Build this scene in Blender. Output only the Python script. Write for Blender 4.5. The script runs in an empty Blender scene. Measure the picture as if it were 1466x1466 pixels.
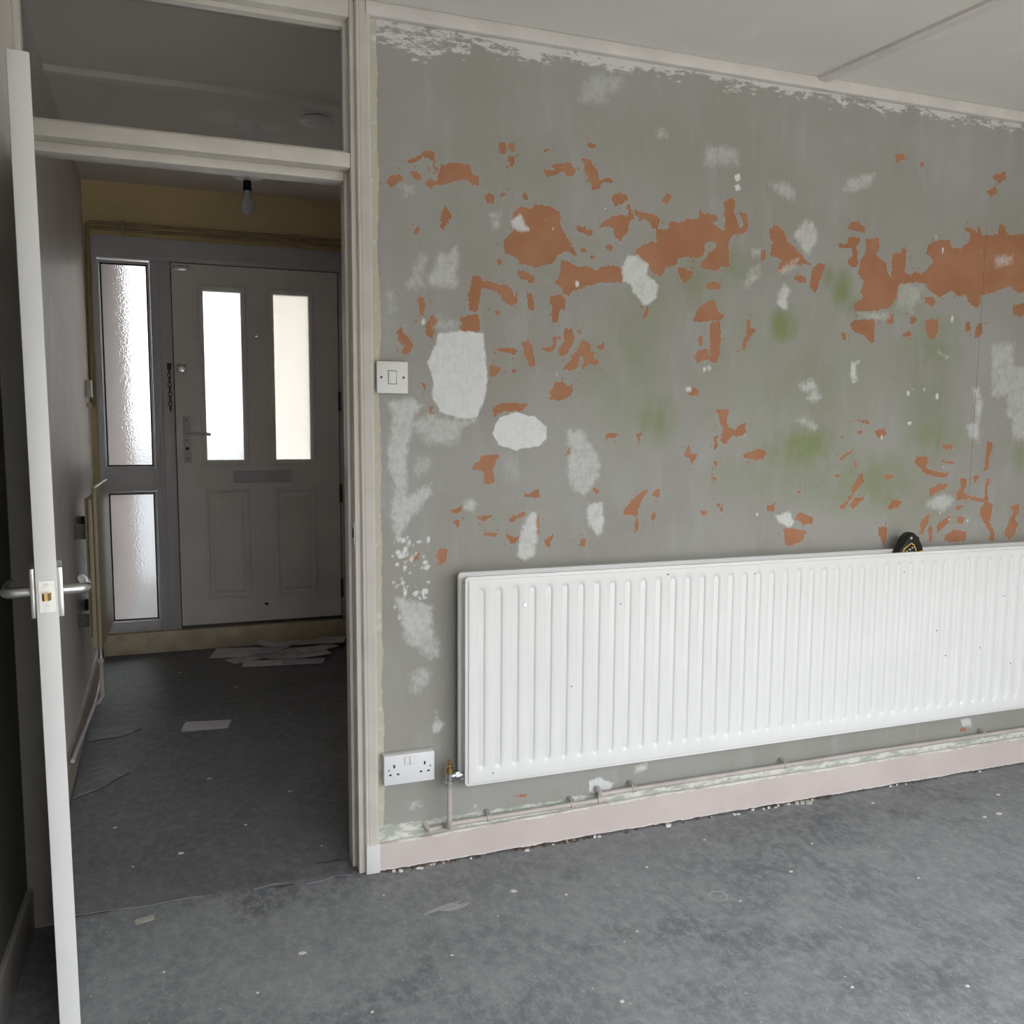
import bpy, bmesh, math, random
import numpy as np
from mathutils import Vector, Matrix

# ------------------------------------------------------------------ camera, sky, exposure
scene = bpy.context.scene
C = scene.collection
YAW, PITCH, ROLL = 0.3479, 0.1014, 0.0060
fwd = Vector((math.sin(YAW)*math.cos(PITCH), math.cos(YAW)*math.cos(PITCH), -math.sin(PITCH)))
rt = Vector((math.cos(YAW), -math.sin(YAW), 0.0))
up = rt.cross(fwd)
rt2 = math.cos(ROLL)*rt + math.sin(ROLL)*up
up2 = -math.sin(ROLL)*rt + math.cos(ROLL)*up
cam_data = bpy.data.cameras.new('camera')
cam = bpy.data.objects.new('camera', cam_data)
C.objects.link(cam)
cam_data.sensor_width = 36.0
cam_data.lens = 1255.54/1466*36.0
cam_data.clip_start = 0.05
M = Matrix.Identity(4)
for i in range(3):
    M[i][0], M[i][1], M[i][2] = rt2[i], up2[i], -fwd[i]
M[0][3], M[1][3], M[2][3] = 0.0, -2.3853, 1.2797
cam.matrix_world = M
scene.camera = cam

world = bpy.data.worlds.new('overcast_sky')
scene.world = world
world.use_nodes = True
bg = world.node_tree.nodes['Background']
bg.inputs['Color'].default_value = (0.91, 0.96, 1.02, 1)
# standard overcast sky: the zenith is three times as bright as the horizon
wn_ = world.node_tree.nodes; wl_ = world.node_tree.links
tc = wn_.new('ShaderNodeTexCoord'); sx = wn_.new('ShaderNodeSeparateXYZ'); wl_.new(tc.outputs['Generated'], sx.inputs[0])
mx = wn_.new('ShaderNodeMath'); mx.operation = 'MAXIMUM'; wl_.new(sx.outputs[2], mx.inputs[0]); mx.inputs[1].default_value = 0.0
SKY = 18.0
ma = wn_.new('ShaderNodeMath'); ma.operation = 'MULTIPLY_ADD'; wl_.new(mx.outputs[0], ma.inputs[0])
ma.inputs[1].default_value = SKY*2/3; ma.inputs[2].default_value = SKY/3
wl_.new(ma.outputs[0], bg.inputs['Strength'])

scene.view_settings.view_transform = 'Standard'
scene.view_settings.look = 'None'
scene.view_settings.gamma = 1.0
scene.view_settings.use_curve_mapping = False
scene.view_settings.exposure = 0.0
scene.cycles.use_denoising = True
scene.cycles.max_bounces = 8
scene.cycles.diffuse_bounces = 5
scene.cycles.sample_clamp_indirect = 8.0

# daylight enters the room through the patio opening behind the camera: guide rays to it
WIN = (0.05, 3.40, 0.02, 1.98)      # x0 x1 z0 z1 of the opening in the near wall
YN = -2.95                           # inner face of the near wall
pl = bpy.data.lights.new('patio_portal', 'AREA')
pl.shape = 'RECTANGLE'
pl.size, pl.size_y = WIN[1]-WIN[0], WIN[3]-WIN[2]
pl.cycles.is_portal = True
po = bpy.data.objects.new('patio_portal', pl)
C.objects.link(po)
po.location = ((WIN[0]+WIN[1])/2, YN-0.02, (WIN[2]+WIN[3])/2)
po.rotation_euler = (math.radians(90), 0, 0)

# ------------------------------------------------------------------ materials
class NT:
    """small helper to write node graphs as expressions"""
    def __init__(s, name):
        s.m = bpy.data.materials.new(name); s.m.use_nodes = True
        s.t = s.m.node_tree; s.n = s.t.nodes
        s.bsdf = s.n['Principled BSDF']; s.out = s.n['Material Output']
        s.co = s.n.new('ShaderNodeTexCoord').outputs['Object']
    def put(s, sock, v):
        if isinstance(v, bpy.types.NodeSocket): s.t.links.new(v, sock)
        elif isinstance(v, (tuple, list)):
            sock.default_value = (*v, 1.0) if len(v) == 3 and len(sock.default_value) == 4 else v
        else: sock.default_value = v
    def math(s, op, a, b=0.0, c=None, clamp=False):
        n = s.n.new('ShaderNodeMath'); n.operation = op; n.use_clamp = clamp
        s.put(n.inputs[0], a); s.put(n.inputs[1], b)
        if c is not None: s.put(n.inputs[2], c)
        return n.outputs[0]
    def add(s, a, b): return s.math('ADD', a, b)
    def sub(s, a, b): return s.math('SUBTRACT', a, b)
    def mul(s, a, b): return s.math('MULTIPLY', a, b)
    def step(s, v, lo, hi):
        n = s.n.new('ShaderNodeMapRange'); n.interpolation_type = 'SMOOTHSTEP'
        s.put(n.inputs['Value'], v); s.put(n.inputs['From Min'], lo); s.put(n.inputs['From Max'], hi)
        return n.outputs['Result']
    def mapping(s, scale=(1, 1, 1), loc=(0, 0, 0)):
        n = s.n.new('ShaderNodeMapping'); s.t.links.new(s.co, n.inputs['Vector'])
        n.inputs['Scale'].default_value = scale; n.inputs['Location'].default_value = loc
        return n.outputs['Vector']
    def noise(s, scale, detail=4, rough=0.55, vec=None, stretch=None, loc=(0, 0, 0)):
        n = s.n.new('ShaderNodeTexNoise')
        s.put(n.inputs['Vector'], s.mapping(stretch or (1, 1, 1), loc) if vec is None else vec)
        n.inputs['Scale'].default_value = scale; n.inputs['Detail'].default_value = detail
        n.inputs['Roughness'].default_value = rough
        return n.outputs['Fac']
    def voronoi(s, scale, feature='F1', rnd=1.0):
        n = s.n.new('ShaderNodeTexVoronoi'); n.feature = feature
        s.put(n.inputs['Vector'], s.co); n.inputs['Scale'].default_value = scale
        n.inputs['Randomness'].default_value = rnd
        return n.outputs['Distance']
    def mix(s, f, a, b):
        n = s.n.new('ShaderNodeMix'); n.data_type = 'RGBA'
        s.put(n.inputs['Factor'], f); s.put(n.inputs['A'], a) if False else None
        s.put(n.inputs[6], a); s.put(n.inputs[7], b)
        return n.outputs[2]
    def xyz(s):
        n = s.n.new('ShaderNodeSeparateXYZ'); s.t.links.new(s.co, n.inputs[0])
        return n.outputs[0], n.outputs[1], n.outputs[2]
    def attr(s, name):
        n = s.n.new('ShaderNodeAttribute'); n.attribute_name = name
        return n.outputs['Fac']
    def bump(s, h, strength=0.4, dist=0.002):
        n = s.n.new('ShaderNodeBump'); s.put(n.inputs['Height'], h)
        n.inputs['Strength'].default_value = strength; n.inputs['Distance'].default_value = dist
        s.t.links.new(n.outputs[0], s.bsdf.inputs['Normal'])
    def col(s, c): s.put(s.bsdf.inputs['Base Color'], c)
    def done(s, rough=0.5, metallic=0.0, spec=0.5):
        s.put(s.bsdf.inputs['Roughness'], rough); s.put(s.bsdf.inputs['Metallic'], metallic)
        s.put(s.bsdf.inputs['Specular IOR Level'], spec)
        return s.m

def plain(name, c, rough=0.5, metallic=0.0, var=0.08, scale=12, spec=0.4, bump=0.0, wear=None, wear_at=0.70):
    """paint or metal with a little procedural variation, optional chips down to another colour"""
    g = NT(name)
    n = g.noise(scale, 5)
    d = tuple(max(0, x*(1-var)) for x in c); l = tuple(min(1, x*(1+var)) for x in c)
    k = g.mix(g.step(n, 0.3, 0.7), d, l)
    if wear:
        w = g.noise(34, 6, 0.6, stretch=(1, 1, 0.45), loc=(3, 1, 7))
        k = g.mix(g.step(w, wear_at, wear_at+0.015), k, wear)
    g.col(k)
    if bump: g.bump(g.noise(scale*6, 3), bump, 0.001)
    return g.done(rough, metallic, spec)

def wall_material():
    g = NT('worn_grey_wall')
    x, y, z = g.xyz()
    # grey emulsion with faint roller streaks
    n1 = g.noise(2.2, 5); n2 = g.noise(5, 4, stretch=(2.2, 1, 0.7)); n3 = g.noise(45, 3, stretch=(1, 1, .35))
    k = g.mix(g.step(n1, .32, .68), (.312, .299, .264), (.355, .347, .320))
    k = g.mix(g.mul(g.step(n2, .5, .75), .5), k, (.40, .405, .40))
    k = g.mix(g.mul(g.step(n3, .55, .8), .25), k, (.42, .42, .41))
    # old green paint showing through
    ga = g.attr('green')
    gf = g.mul(ga, g.step(g.noise(7, 5, .6, stretch=(1.6, 1, .8)), .22, .62))
    k = g.mix(g.math('MINIMUM', g.mul(gf, 1.2), .9), k, (.215, .255, .11))
    # scraped back to terracotta plaster
    oa = g.attr('bare')
    e1 = g.sub(g.noise(55, 4, .6), .5); e2 = g.sub(g.noise(170, 4, .7, stretch=(1, 1, .4)), .5)
    od = g.add(g.add(oa, .0012), g.add(g.mul(e1, .020), g.mul(e2, .021)))
    om = g.step(od, -.0008, .0010)
    rim = g.mul(g.step(od, -.005, -.001), g.sub(1.0, om))
    ocol = g.mix(g.step(g.noise(9, 4), .35, .68), (.365, .165, .085), (.41, .20, .115))
    ocol = g.mix(g.mul(g.step(g.noise(120, 3), .66, .72), .5), ocol, (.52, .46, .41))
    k = g.mix(g.mul(rim, .35), k, (.40, .385, .35))
    k = g.mix(om, k, ocol)
    fk = g.mul(g.step(g.noise(75, 3, .6, stretch=(1, 1, .8), loc=(6, 0, 1)), .635, .65), g.step(oa, -.034, -.012))
    k = g.mix(fk, k, ocol)
    # white filler, scraped on with a knife
    wa = g.attr('filler'); wo = g.attr('filler_op')
    s1 = g.sub(g.noise(34, 6, .7, stretch=(.8, 1, .8), loc=(4, 0, 2)), .5)
    s2 = g.sub(g.noise(120, 5, .75, stretch=(.8, 1, .45), loc=(1, 0, 5)), .5)
    wd = g.add(wa, g.add(g.mul(s1, g.math('MULTIPLY_ADD', wo, -.036, .056)), g.mul(s2, g.math('MULTIPLY_ADD', wo, -.05, .06))))
    soft = g.math('MULTIPLY_ADD', wo, -.024, .027)
    wm = g.mul(g.step(wd, g.mul(soft, -.7), soft), g.sub(1.0, g.mul(g.sub(1.0, g.step(g.add(s1, s2), -.26, .16)), g.math('MULTIPLY_ADD', wo, -.80, .98))))
    wm = g.mul(wm, wo)
    k = g.mix(g.math('MINIMUM', wm, 1.0), k, (.73, .74, .73))
    # hairline crack running down the wall
    cl = g.math('ABSOLUTE', g.add(g.sub(x, g.math('MULTIPLY_ADD', z, .010, 2.594)), g.mul(g.sub(g.noise(6, 4), .5), .012)), 0.0)
    cf = g.mul(g.sub(1.0, g.step(cl, .0006, .0018)), g.mul(g.step(z, 1.02, 1.08), g.sub(1.0, g.step(z, 1.93, 1.99))))
    k = g.mix(g.mul(cf, .65), k, (.12, .10, .085))
    # pale plaster left where the ceiling moulding was
    tb = g.noise(16, 6, .7, stretch=(.45, 1, 1.5), loc=(2, 0, 0))
    drop = g.math('MAXIMUM', g.math('MULTIPLY_ADD', x, -.09, .165), .055)
    tz = g.math('DIVIDE', g.sub(z, g.sub(2.325, drop)), drop)
    tb2 = g.noise(70, 5, .7, stretch=(.5, 1, 1.3), loc=(5, 0, 3))
    tm = g.mul(g.step(g.add(tz, g.add(g.mul(g.sub(tb, .5), 3.6), g.mul(g.sub(tb2, .5), 2.6))), .55, .92), g.step(z, 2.17, 2.20))
    k = g.mix(g.mul(tm, .88), k, (.68, .665, .63))
    # cream paint edge beside the architrave
    ce = g.add(g.sub(x, .482), g.add(g.mul(g.sub(g.noise(5, 3, .5), .5), .028), g.mul(g.sub(g.noise(110, 4, .6, stretch=(1, 1, .35)), .5), .012)))
    cm = g.sub(1.0, g.step(ce, -.002, .002))
    cc = g.mix(g.step(g.noise(26, 4), .52, .72), (.52, .485, .39), (.66, .63, .56))
    k = g.mix(cm, k, cc)
    # mint and white remains where a taller skirting was
    mz = g.add(g.sub(z, .128), g.mul(g.sub(g.noise(22, 4, .6, stretch=(.5, 1, 1)), .5), .045))
    mm = g.sub(1.0, g.step(mz, -.003, .003))
    mc = g.mix(g.step(g.noise(38, 6, .7, stretch=(.4, 1, 1)), .42, .58), (.40, .435, .375), (.70, .685, .64))
    k = g.mix(mm, k, mc)
    g.col(k)
    h = g.add(g.mul(g.mul(g.step(wa, -.004, .004), wo), .8), g.sub(g.mul(n3, .25), g.mul(g.step(oa, -.003, .003), .9)))
    g.bump(h, .35, .0025)
    return g.done(.72, 0, .25)

def floor_material():
    g = NT('dark_screed_floor')
    a = g.noise(1.3, 5, .6); b = g.noise(6, 6, .65); c = g.noise(34, 6, .78, stretch=(1, .7, 1)); d = g.noise(330, 4, .75)
    k = g.mix(g.step(a, .3, .7), (.140, .147, .158), (.215, .221, .230))
    k = g.mix(g.mul(g.step(b, .42, .72), .75), k, (.275, .277, .283))
    k = g.mix(g.mul(g.step(g.noise(3.2, 6, .65, loc=(5, 2, 0)), .50, .70), .85), k, (.105, .109, .118))
    k = g.mix(g.mul(g.step(c, .40, .68), .62), k, (.36, .357, .355))
    k = g.mix(g.mul(g.step(d, .52, .70), .55), k, (.45, .445, .44))
    k = g.mix(g.mul(g.sub(1.0, g.step(d, .30, .44)), .5), k, (.10, .103, .11))
    # specks of paint and plaster dust
    sp = g.noise(85, 2, .5, loc=(9, 3, 0))
    k = g.mix(g.mul(g.step(sp, .715, .735), .9), k, (.55, .53, .50))
    k = g.mix(g.mul(g.step(g.noise(11, 7, .82, loc=(2, 7, 0)), .52, .70), .55), k, (.36, .358, .36))
    scr = g.noise(26, 5, .6, stretch=(.35, 1.6, 1), loc=(1, 8, 0))
    k = g.mix(g.mul(g.step(scr, .70, .78), .35), k, (.40, .39, .38))
    # floor colour is darker on the hall side of the threshold
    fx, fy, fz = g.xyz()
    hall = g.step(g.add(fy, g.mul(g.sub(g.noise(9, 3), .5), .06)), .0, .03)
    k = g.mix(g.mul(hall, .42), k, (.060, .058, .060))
    g.col(k)
    g.bump(g.noise(24, 4, .7), .22, .004)
    return g.done(g.math('MULTIPLY_ADD', b, .25, .50), 0, .30)

def hall_wall_material():
    g = NT('patchy_hall_wall')
    x, y, z = g.xyz()
    k = g.mix(g.step(g.noise(2.5, 5), .3, .7), (.58, .53, .50), (.68, .625, .595))
    w = g.noise(7, 6, .68, stretch=(1, 1.6, .55), loc=(0, 2, 1))
    zone = g.mul(g.step(z, 1.0, 1.25), g.sub(1.0, g.step(z, 1.85, 2.05)))
    k = g.mix(g.mul(g.step(w, .50, .66), g.mul(zone, .75)), k, (.74, .70, .67))
    g.col(k)
    return g.done(.45, 0, .45)

def hall_ceiling_material():
    g = NT('hall_ceiling_paint')
    x, y, z = g.xyz()
    k = g.mix(g.step(g.noise(1.8, 5), .3, .7), (.74, .665, .62), (.80, .73, .69))
    def blob(cx, cy, rx, ry):
        dx = g.math('DIVIDE', g.sub(x, cx), rx); dy = g.math('DIVIDE', g.sub(y, cy), ry)
        r = g.math('SQRT', g.add(g.mul(dx, dx), g.mul(dy, dy)))
        return g.sub(1.0, g.step(g.add(r, g.mul(g.sub(g.noise(14, 4), .5), .9)), .55, 1.05))
    f = g.math('MAXIMUM', blob(.145, 1.56, .075, .10), blob(.36, 1.60, .07, .08))
    k = g.mix(g.mul(f, .55), k, (.90, .87, .84))
    g.col(k)
    return g.done(.7, 0, .3)

def ceiling_material():
    g = NT('room_ceiling_paint')
    k = g.mix(g.step(g.noise(1.1, 5), .3, .7), (.66, .63, .58), (.72, .695, .65))
    s = g.noise(5, 5, .6, stretch=(1.6, .35, 1), loc=(2, 1, 0))
    k = g.mix(g.mul(g.step(s, .56, .72), .5), k, (.78, .765, .74))
    g.col(k); g.bump(g.noise(30, 4), .12, .003)
    return g.done(.7, 0, .25)

def skirting_material():
    g = NT('pinkish_skirting_paint')
    x, y, z = g.xyz()
    k = g.mix(g.step(g.noise(6, 5), .3, .7), (.56, .485, .46), (.61, .535, .51))
    top = g.math('MULTIPLY_ADD', g.math('MINIMUM', g.math('MAXIMUM', g.mul(g.sub(x, .46), 1.1), 0.0), 1.0), .018, .081)
    e = g.add(g.sub(z, top), g.mul(g.sub(g.noise(26, 6, .7, stretch=(.5, 1, 1)), .5), .030))
    k = g.mix(g.step(e, -.001, .001), k, (.76, .73, .68))
    lo = g.add(z, g.mul(g.sub(g.noise(30, 6, .7, loc=(3, 0, 0)), .5), .020))
    k = g.mix(g.sub(1.0, g.step(lo, .0075, .0095)), k, (.74, .69, .64))
    k = g.mix(g.sub(1.0, g.step(lo, .0045, .0060)), k, (.10, .065, .05))
    dirt = g.noise(24, 5, .65, stretch=(1, 1, .4), loc=(8, 0, 1))
    k = g.mix(g.mul(g.step(dirt, .70, .76), .6), k, (.25, .19, .16))
    g.col(k)
    return g.done(.5, 0, .4)

def frosted_glass(name, rough, stipple, scatter):
    g = NT(name)
    t = g.n.new('ShaderNodeBsdfTranslucent'); t.inputs['Color'].default_value = (.75, .75, .75, 1)
    r = g.n.new('ShaderNodeBsdfRefraction'); r.inputs['Roughness'].default_value = rough
    r.inputs['IOR'].default_value = 1.12; r.inputs['Color'].default_value = (.68, .68, .68, 1)
    n = g.n.new('ShaderNodeBump'); n.inputs['Strength'].default_value = stipple; n.inputs['Distance'].default_value = .004
    g.put(n.inputs['Height'], g.noise(130, 2, .5)); g.t.links.new(n.outputs[0], r.inputs['Normal'])
    m = g.n.new('ShaderNodeMixShader'); m.inputs[0].default_value = 1.0-scatter
    g.t.links.new(t.outputs[0], m.inputs[1]); g.t.links.new(r.outputs[0], m.inputs[2])
    gl = g.n.new('ShaderNodeBsdfGlossy'); gl.inputs['Roughness'].default_value = .15
    m2 = g.n.new('ShaderNodeMixShader'); m2.inputs[0].default_value = .05
    g.t.links.new(m.outputs[0], m2.inputs[1]); g.t.links.new(gl.outputs[0], m2.inputs[2])
    g.t.links.new(m2.outputs[0], g.out.inputs['Surface'])
    g.n.remove(g.bsdf)
    return g.m

def clear_glass(name, tint=(.94, .95, .94)):
    g = NT(name)
    t = g.n.new('ShaderNodeBsdfTransparent'); t.inputs['Color'].default_value = (*tint, 1)
    gl = g.n.new('ShaderNodeBsdfGlossy'); gl.inputs['Roughness'].default_value = .02
    f = g.n.new('ShaderNodeFresnel'); f.inputs['IOR'].default_value = 1.45
    m = g.n.new('ShaderNodeMixShader')
    g.t.links.new(f.outputs[0], m.inputs[0]); g.t.links.new(t.outputs[0], m.inputs[1]); g.t.links.new(gl.outputs[0], m.inputs[2])
    g.t.links.new(m.outputs[0], g.out.inputs['Surface'])
    g.n.remove(g.bsdf)
    return g.m

MAT = dict(
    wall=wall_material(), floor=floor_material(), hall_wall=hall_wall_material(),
    hall_ceiling=hall_ceiling_material(), ceiling=ceiling_material(),
    side_wall=plain('left_wall_shade_paint', (.20, .19, .17), .75, var=.1, scale=3),  # colour set darker than the wall itself to deepen shade behind the door
    room_wall=plain('room_wall_paint', (.42, .41, .38), .75, var=.1, scale=3),
    yellow_wall=plain('mustard_wall_paint', (.72, .58, .31), .7, var=.07, scale=3),
    cream_board=plain('cream_board_paint', (.56, .49, .36), .45, var=.18, scale=9),
    frame=plain('yellowed_gloss_paint', (.60, .56, .505), .42, var=.06, scale=7, wear=(.16, .11, .08), wear_at=.745),
    trim=plain('ceiling_trim_paint', (.66, .615, .58), .5, var=.06, scale=9, wear=(.28, .24, .2), wear_at=.74),
    skirting=skirting_material(),
    dark_skirting=plain('hall_skirting_paint', (.40, .34, .28), .5, var=.12, scale=8),
    leaf=plain('white_door_paint', (.70, .69, .675), .38, var=.03, scale=6),
    upvc=plain('grey_white_plastic', (.58, .575, .60), .32, var=.03, scale=5),
    door_skin=plain('composite_door_skin', (.80, .765, .735), .42, var=.05, scale=4),
    frosted=frosted_glass('stippled_glass', .18, .55, .06), obscure=frosted_glass('obscure_glass', .26, .2, .26),
    glass=clear_glass('clear_pane'),
    black=plain('black_rubber', (.012, .012, .013), .5, var=.1),
    rad=plain('white_radiator_enamel', (.80, .795, .78), .32, var=.015, scale=5, wear=(.30, .27, .24), wear_at=.80),
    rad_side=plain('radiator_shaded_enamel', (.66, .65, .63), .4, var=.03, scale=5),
    cream_rad=plain('cream_radiator_enamel', (.42, .36, .23), .35, var=.05, scale=6),
    pipe=plain('painted_copper_pipe', (.50, .44, .41), .4, var=.10, scale=14, wear=(.24, .18, .15), wear_at=.72),
    hall_pipe=plain('mustard_painted_pipe', (.36, .29, .155), .4, var=.1, scale=12),
    brass=plain('brass', (.50, .34, .14), .32, 1.0, var=.15, scale=30),
    chrome=plain('dull_chrome', (.62, .62, .62), .25, 1.0, var=.1, scale=30),
    satin=plain('satin_nickel', (.66, .65, .63), .30, 1.0, var=.05, scale=20),
    plastic=plain('white_socket_plastic', (.77, .77, .78), .3, var=.015, scale=9),
    old_plastic=plain('aged_switch_plastic', (.72, .71, .68), .35, var=.02, scale=9),
    hole=plain('dark_slot', (.02, .018, .016), .8, var=.1),
    iron=plain('dark_steel', (.10, .09, .085), .45, .7, var=.2, scale=30),
    paper=plain('white_envelope_paper', (.62, .61, .62), .7, var=.05, scale=9),
    paper_b=plain('bluish_leaflet_paper', (.46, .46, .52), .6, var=.12, scale=14),
    paper_c=plain('buff_envelope_paper', (.52, .49, .46), .7, var=.08, scale=11),
    chip=plain('paint_chip_white', (.66, .64, .60), .7, var=.1, scale=40),
    crumb=plain('plaster_crumb_brown', (.13, .09, .07), .9, var=.35, scale=60),
    tape=plain('old_tape_beige', (.45, .43, .36), .7, var=.1, scale=30),
    chalk=plain('chalk_white', (.37, .365, .355), .9, var=.1, scale=60),
    tool_black=plain('black_tool_casing', (.010, .010, .012), .32, var=.1, scale=20),
    tool_yellow=plain('yellow_tool_trim', (.72, .46, .04), .35, var=.08, scale=20),
    tool_grey=plain('pale_print', (.55, .53, .48), .5, var=.1, scale=20),
    brick=plain('brown_porch_wall', (.105, .08, .07), .85, var=.25, scale=14),
    render=plain('cream_rendered_house', (.40, .345, .26), .85, var=.05, scale=2),
    paving=plain('front_path_asphalt', (.10, .099, .097), .85, var=.12, scale=4),
    garden=plain('patio_paving', (.33, .32, .29), .9, var=.25, scale=2),
    fence=plain('garden_fence_wood', (.20, .17, .135), .85, var=.2, scale=5),
    bulb=plain('pearl_bulb_glass', (.50, .49, .48), .12, var=.02),
    slab=plain('raised_screed_flake', (.17, .172, .178), .6, var=.2, scale=30),
)

# ------------------------------------------------------------------ mesh helpers
def link(name, bm, mat, parent=None, smooth=False):
    me = bpy.data.meshes.new(name)
    bmesh.ops.recalc_face_normals(bm, faces=bm.faces)
    bm.to_mesh(me); bm.free()
    if smooth:
        for p in me.polygons: p.use_smooth = True
        me.set_sharp_from_angle(angle=math.radians(38))
    o = bpy.data.objects.new(name, me)
    if mat: me.materials.append(MAT[mat] if isinstance(mat, str) else mat)
    C.objects.link(o)
    if parent: o.parent = parent
    return o
def tag(o, label, cat, group=None, kind=None):
    o['label'] = label; o['category'] = cat
    if group: o['group'] = group
    if kind: o['kind'] = kind
    return o
def empty(name, loc=(0, 0, 0), rz=0.0):
    o = bpy.data.objects.new(name, None); C.objects.link(o)
    o.location = loc; o.rotation_euler = (0, 0, rz); o.empty_display_size = .05
    return o
def abox(bm, x0, x1, y0, y1, z0, z1, bev=0.0, seg=2):
    vs = [bm.verts.new(p) for p in ((x0,y0,z0),(x1,y0,z0),(x1,y1,z0),(x0,y1,z0),(x0,y0,z1),(x1,y0,z1),(x1,y1,z1),(x0,y1,z1))]
    fs = [bm.faces.new([vs[i] for i in f]) for f in ((3,2,1,0),(4,5,6,7),(0,1,5,4),(1,2,6,5),(2,3,7,6),(3,0,4,7))]
    if bev:
        es = list({e for f in fs for e in f.edges})
        bmesh.ops.bevel(bm, geom=es, offset=bev, segments=seg, profile=.5, affect='EDGES')
def box(name, x0, x1, y0, y1, z0, z1, mat, parent=None, bev=0.0):
    bm = bmesh.new(); abox(bm, x0, x1, y0, y1, z0, z1, bev)
    return link(name, bm, mat, parent, smooth=bev > 0)
def aplate(bm, u0, u1, w0, w1, holes, d0, d1, conv):
    """slab in the u-w plane from depth d0 to d1 with rectangular holes; conv(u, w, d) -> xyz"""
    us = sorted({u0, u1, *[h[0] for h in holes], *[h[1] for h in holes]})
    ws = sorted({w0, w1, *[h[2] for h in holes], *[h[3] for h in holes]})
    us = [u for u in us if u0 <= u <= u1]; ws = [w for w in ws if w0 <= w <= w1]
    cache = {}
    def v(i, j, k):
        if (i, j, k) not in cache: cache[i, j, k] = bm.verts.new(conv(us[i], ws[j], (d0, d1)[k]))
        return cache[i, j, k]
    def solid(i, j):
        if not (0 <= i < len(us)-1 and 0 <= j < len(ws)-1): return False
        cu, cw = (us[i]+us[i+1])/2, (ws[j]+ws[j+1])/2
        return not any(h[0] < cu < h[1] and h[2] < cw < h[3] for h in holes)
    for i in range(len(us)-1):
        for j in range(len(ws)-1):
            if not solid(i, j): continue
            bm.faces.new([v(i,j,0), v(i+1,j,0), v(i+1,j+1,0), v(i,j+1,0)])
            bm.faces.new([v(i,j,1), v(i,j+1,1), v(i+1,j+1,1), v(i+1,j,1)])
            if not solid(i-1, j): bm.faces.new([v(i,j,0), v(i,j+1,0), v(i,j+1,1), v(i,j,1)])
            if not solid(i+1, j): bm.faces.new([v(i+1,j,0), v(i+1,j,1), v(i+1,j+1,1), v(i+1,j+1,0)])
            if not solid(i, j-1): bm.faces.new([v(i,j,0), v(i,j,1), v(i+1,j,1), v(i+1,j,0)])
            if not solid(i, j+1): bm.faces.new([v(i,j+1,0), v(i+1,j+1,0), v(i+1,j+1,1), v(i,j+1,1)])
XZ = lambda u, w, d: (u, d, w)
def plate(name, u0, u1, w0, w1, holes, d0, d1, mat, parent=None, conv=XZ):
    bm = bmesh.new(); aplate(bm, u0, u1, w0, w1, holes, d0, d1, conv)
    return link(name, bm, mat, parent)
def nested(name, x0, x1, z0, z1, prof, mat, parent=None, fill=True):
    """loops of shrinking rectangles: prof = [(inset, y), ...]; last loop filled when fill"""
    bm = bmesh.new(); loops = []
    for ins, y in prof:
        loops.append([bm.verts.new(p) for p in ((x0+ins, y, z0+ins), (x1-ins, y, z0+ins), (x1-ins, y, z1-ins), (x0+ins, y, z1-ins))])
    for a, b in zip(loops, loops[1:]):
        for i in range(4):
            bm.faces.new([a[i], a[(i+1) % 4], b[(i+1) % 4], b[i]])
    if fill: bm.faces.new(loops[-1])
    return link(name, bm, mat, parent)
def atube(bm, pts, r, seg=12, caps=True):
    pts = [Vector(p) for p in pts]; rings = []
    rr = r if isinstance(r, (list, tuple)) else [r]*len(pts)
    up0 = None
    for i, p in enumerate(pts):
        t = (pts[min(i+1, len(pts)-1)] - pts[max(i-1, 0)]).normalized()
        if up0 is None:
            up0 = Vector((0, 0, 1)) if abs(t.z) < .9 else Vector((0, 1, 0))
        a = t.cross(up0).normalized(); b = a.cross(t).normalized(); up0 = b
        rings.append([bm.verts.new(p + rr[i]*(math.cos(2*math.pi*k/seg)*a + math.sin(2*math.pi*k/seg)*b)) for k in range(seg)])
    for A, B in zip(rings, rings[1:]):
        for k in range(seg):
            bm.faces.new([A[k], A[(k+1) % seg], B[(k+1) % seg], B[k]])
    if caps:
        bm.faces.new(rings[0]); bm.faces.new(rings[-1])
def tube(name, pts, r, mat, parent=None, seg=12):
    bm = bmesh.new(); atube(bm, pts, r, seg)
    return link(name, bm, mat, parent, smooth=True)
def arc(c, r, a0, a1, u, v, n=7):
    c = Vector(c); u = Vector(u); v = Vector(v)
    return [c + r*(math.cos(a0+(a1-a0)*i/n)*u + math.sin(a0+(a1-a0)*i/n)*v) for i in range(n+1)]
def lathe(name, prof, mat, parent=None, loc=(0, 0, 0), seg=28, axis='z'):
    """prof = [(radius, height)]"""
    bm = bmesh.new(); rings = []
    for r, h in prof:
        ring = []
        for k in range(seg):
            a = 2*math.pi*k/seg
            p = (r*math.cos(a), r*math.sin(a), h)
            if axis == 'y': p = (p[0], p[2], p[1])
            if axis == 'x': p = (p[2], p[0], p[1])
            ring.append(bm.verts.new((p[0]+loc[0], p[1]+loc[1], p[2]+loc[2])))
        rings.append(ring)
    for A, B in zip(rings, rings[1:]):
        for k in range(seg): bm.faces.new([A[k], A[(k+1) % seg], B[(k+1) % seg], B[k]])
    bm.faces.new(rings[0]); bm.faces.new(rings[-1])
    bmesh.ops.remove_doubles(bm, verts=bm.verts, dist=1e-6)
    return link(name, bm, mat, parent, smooth=True)
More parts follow.
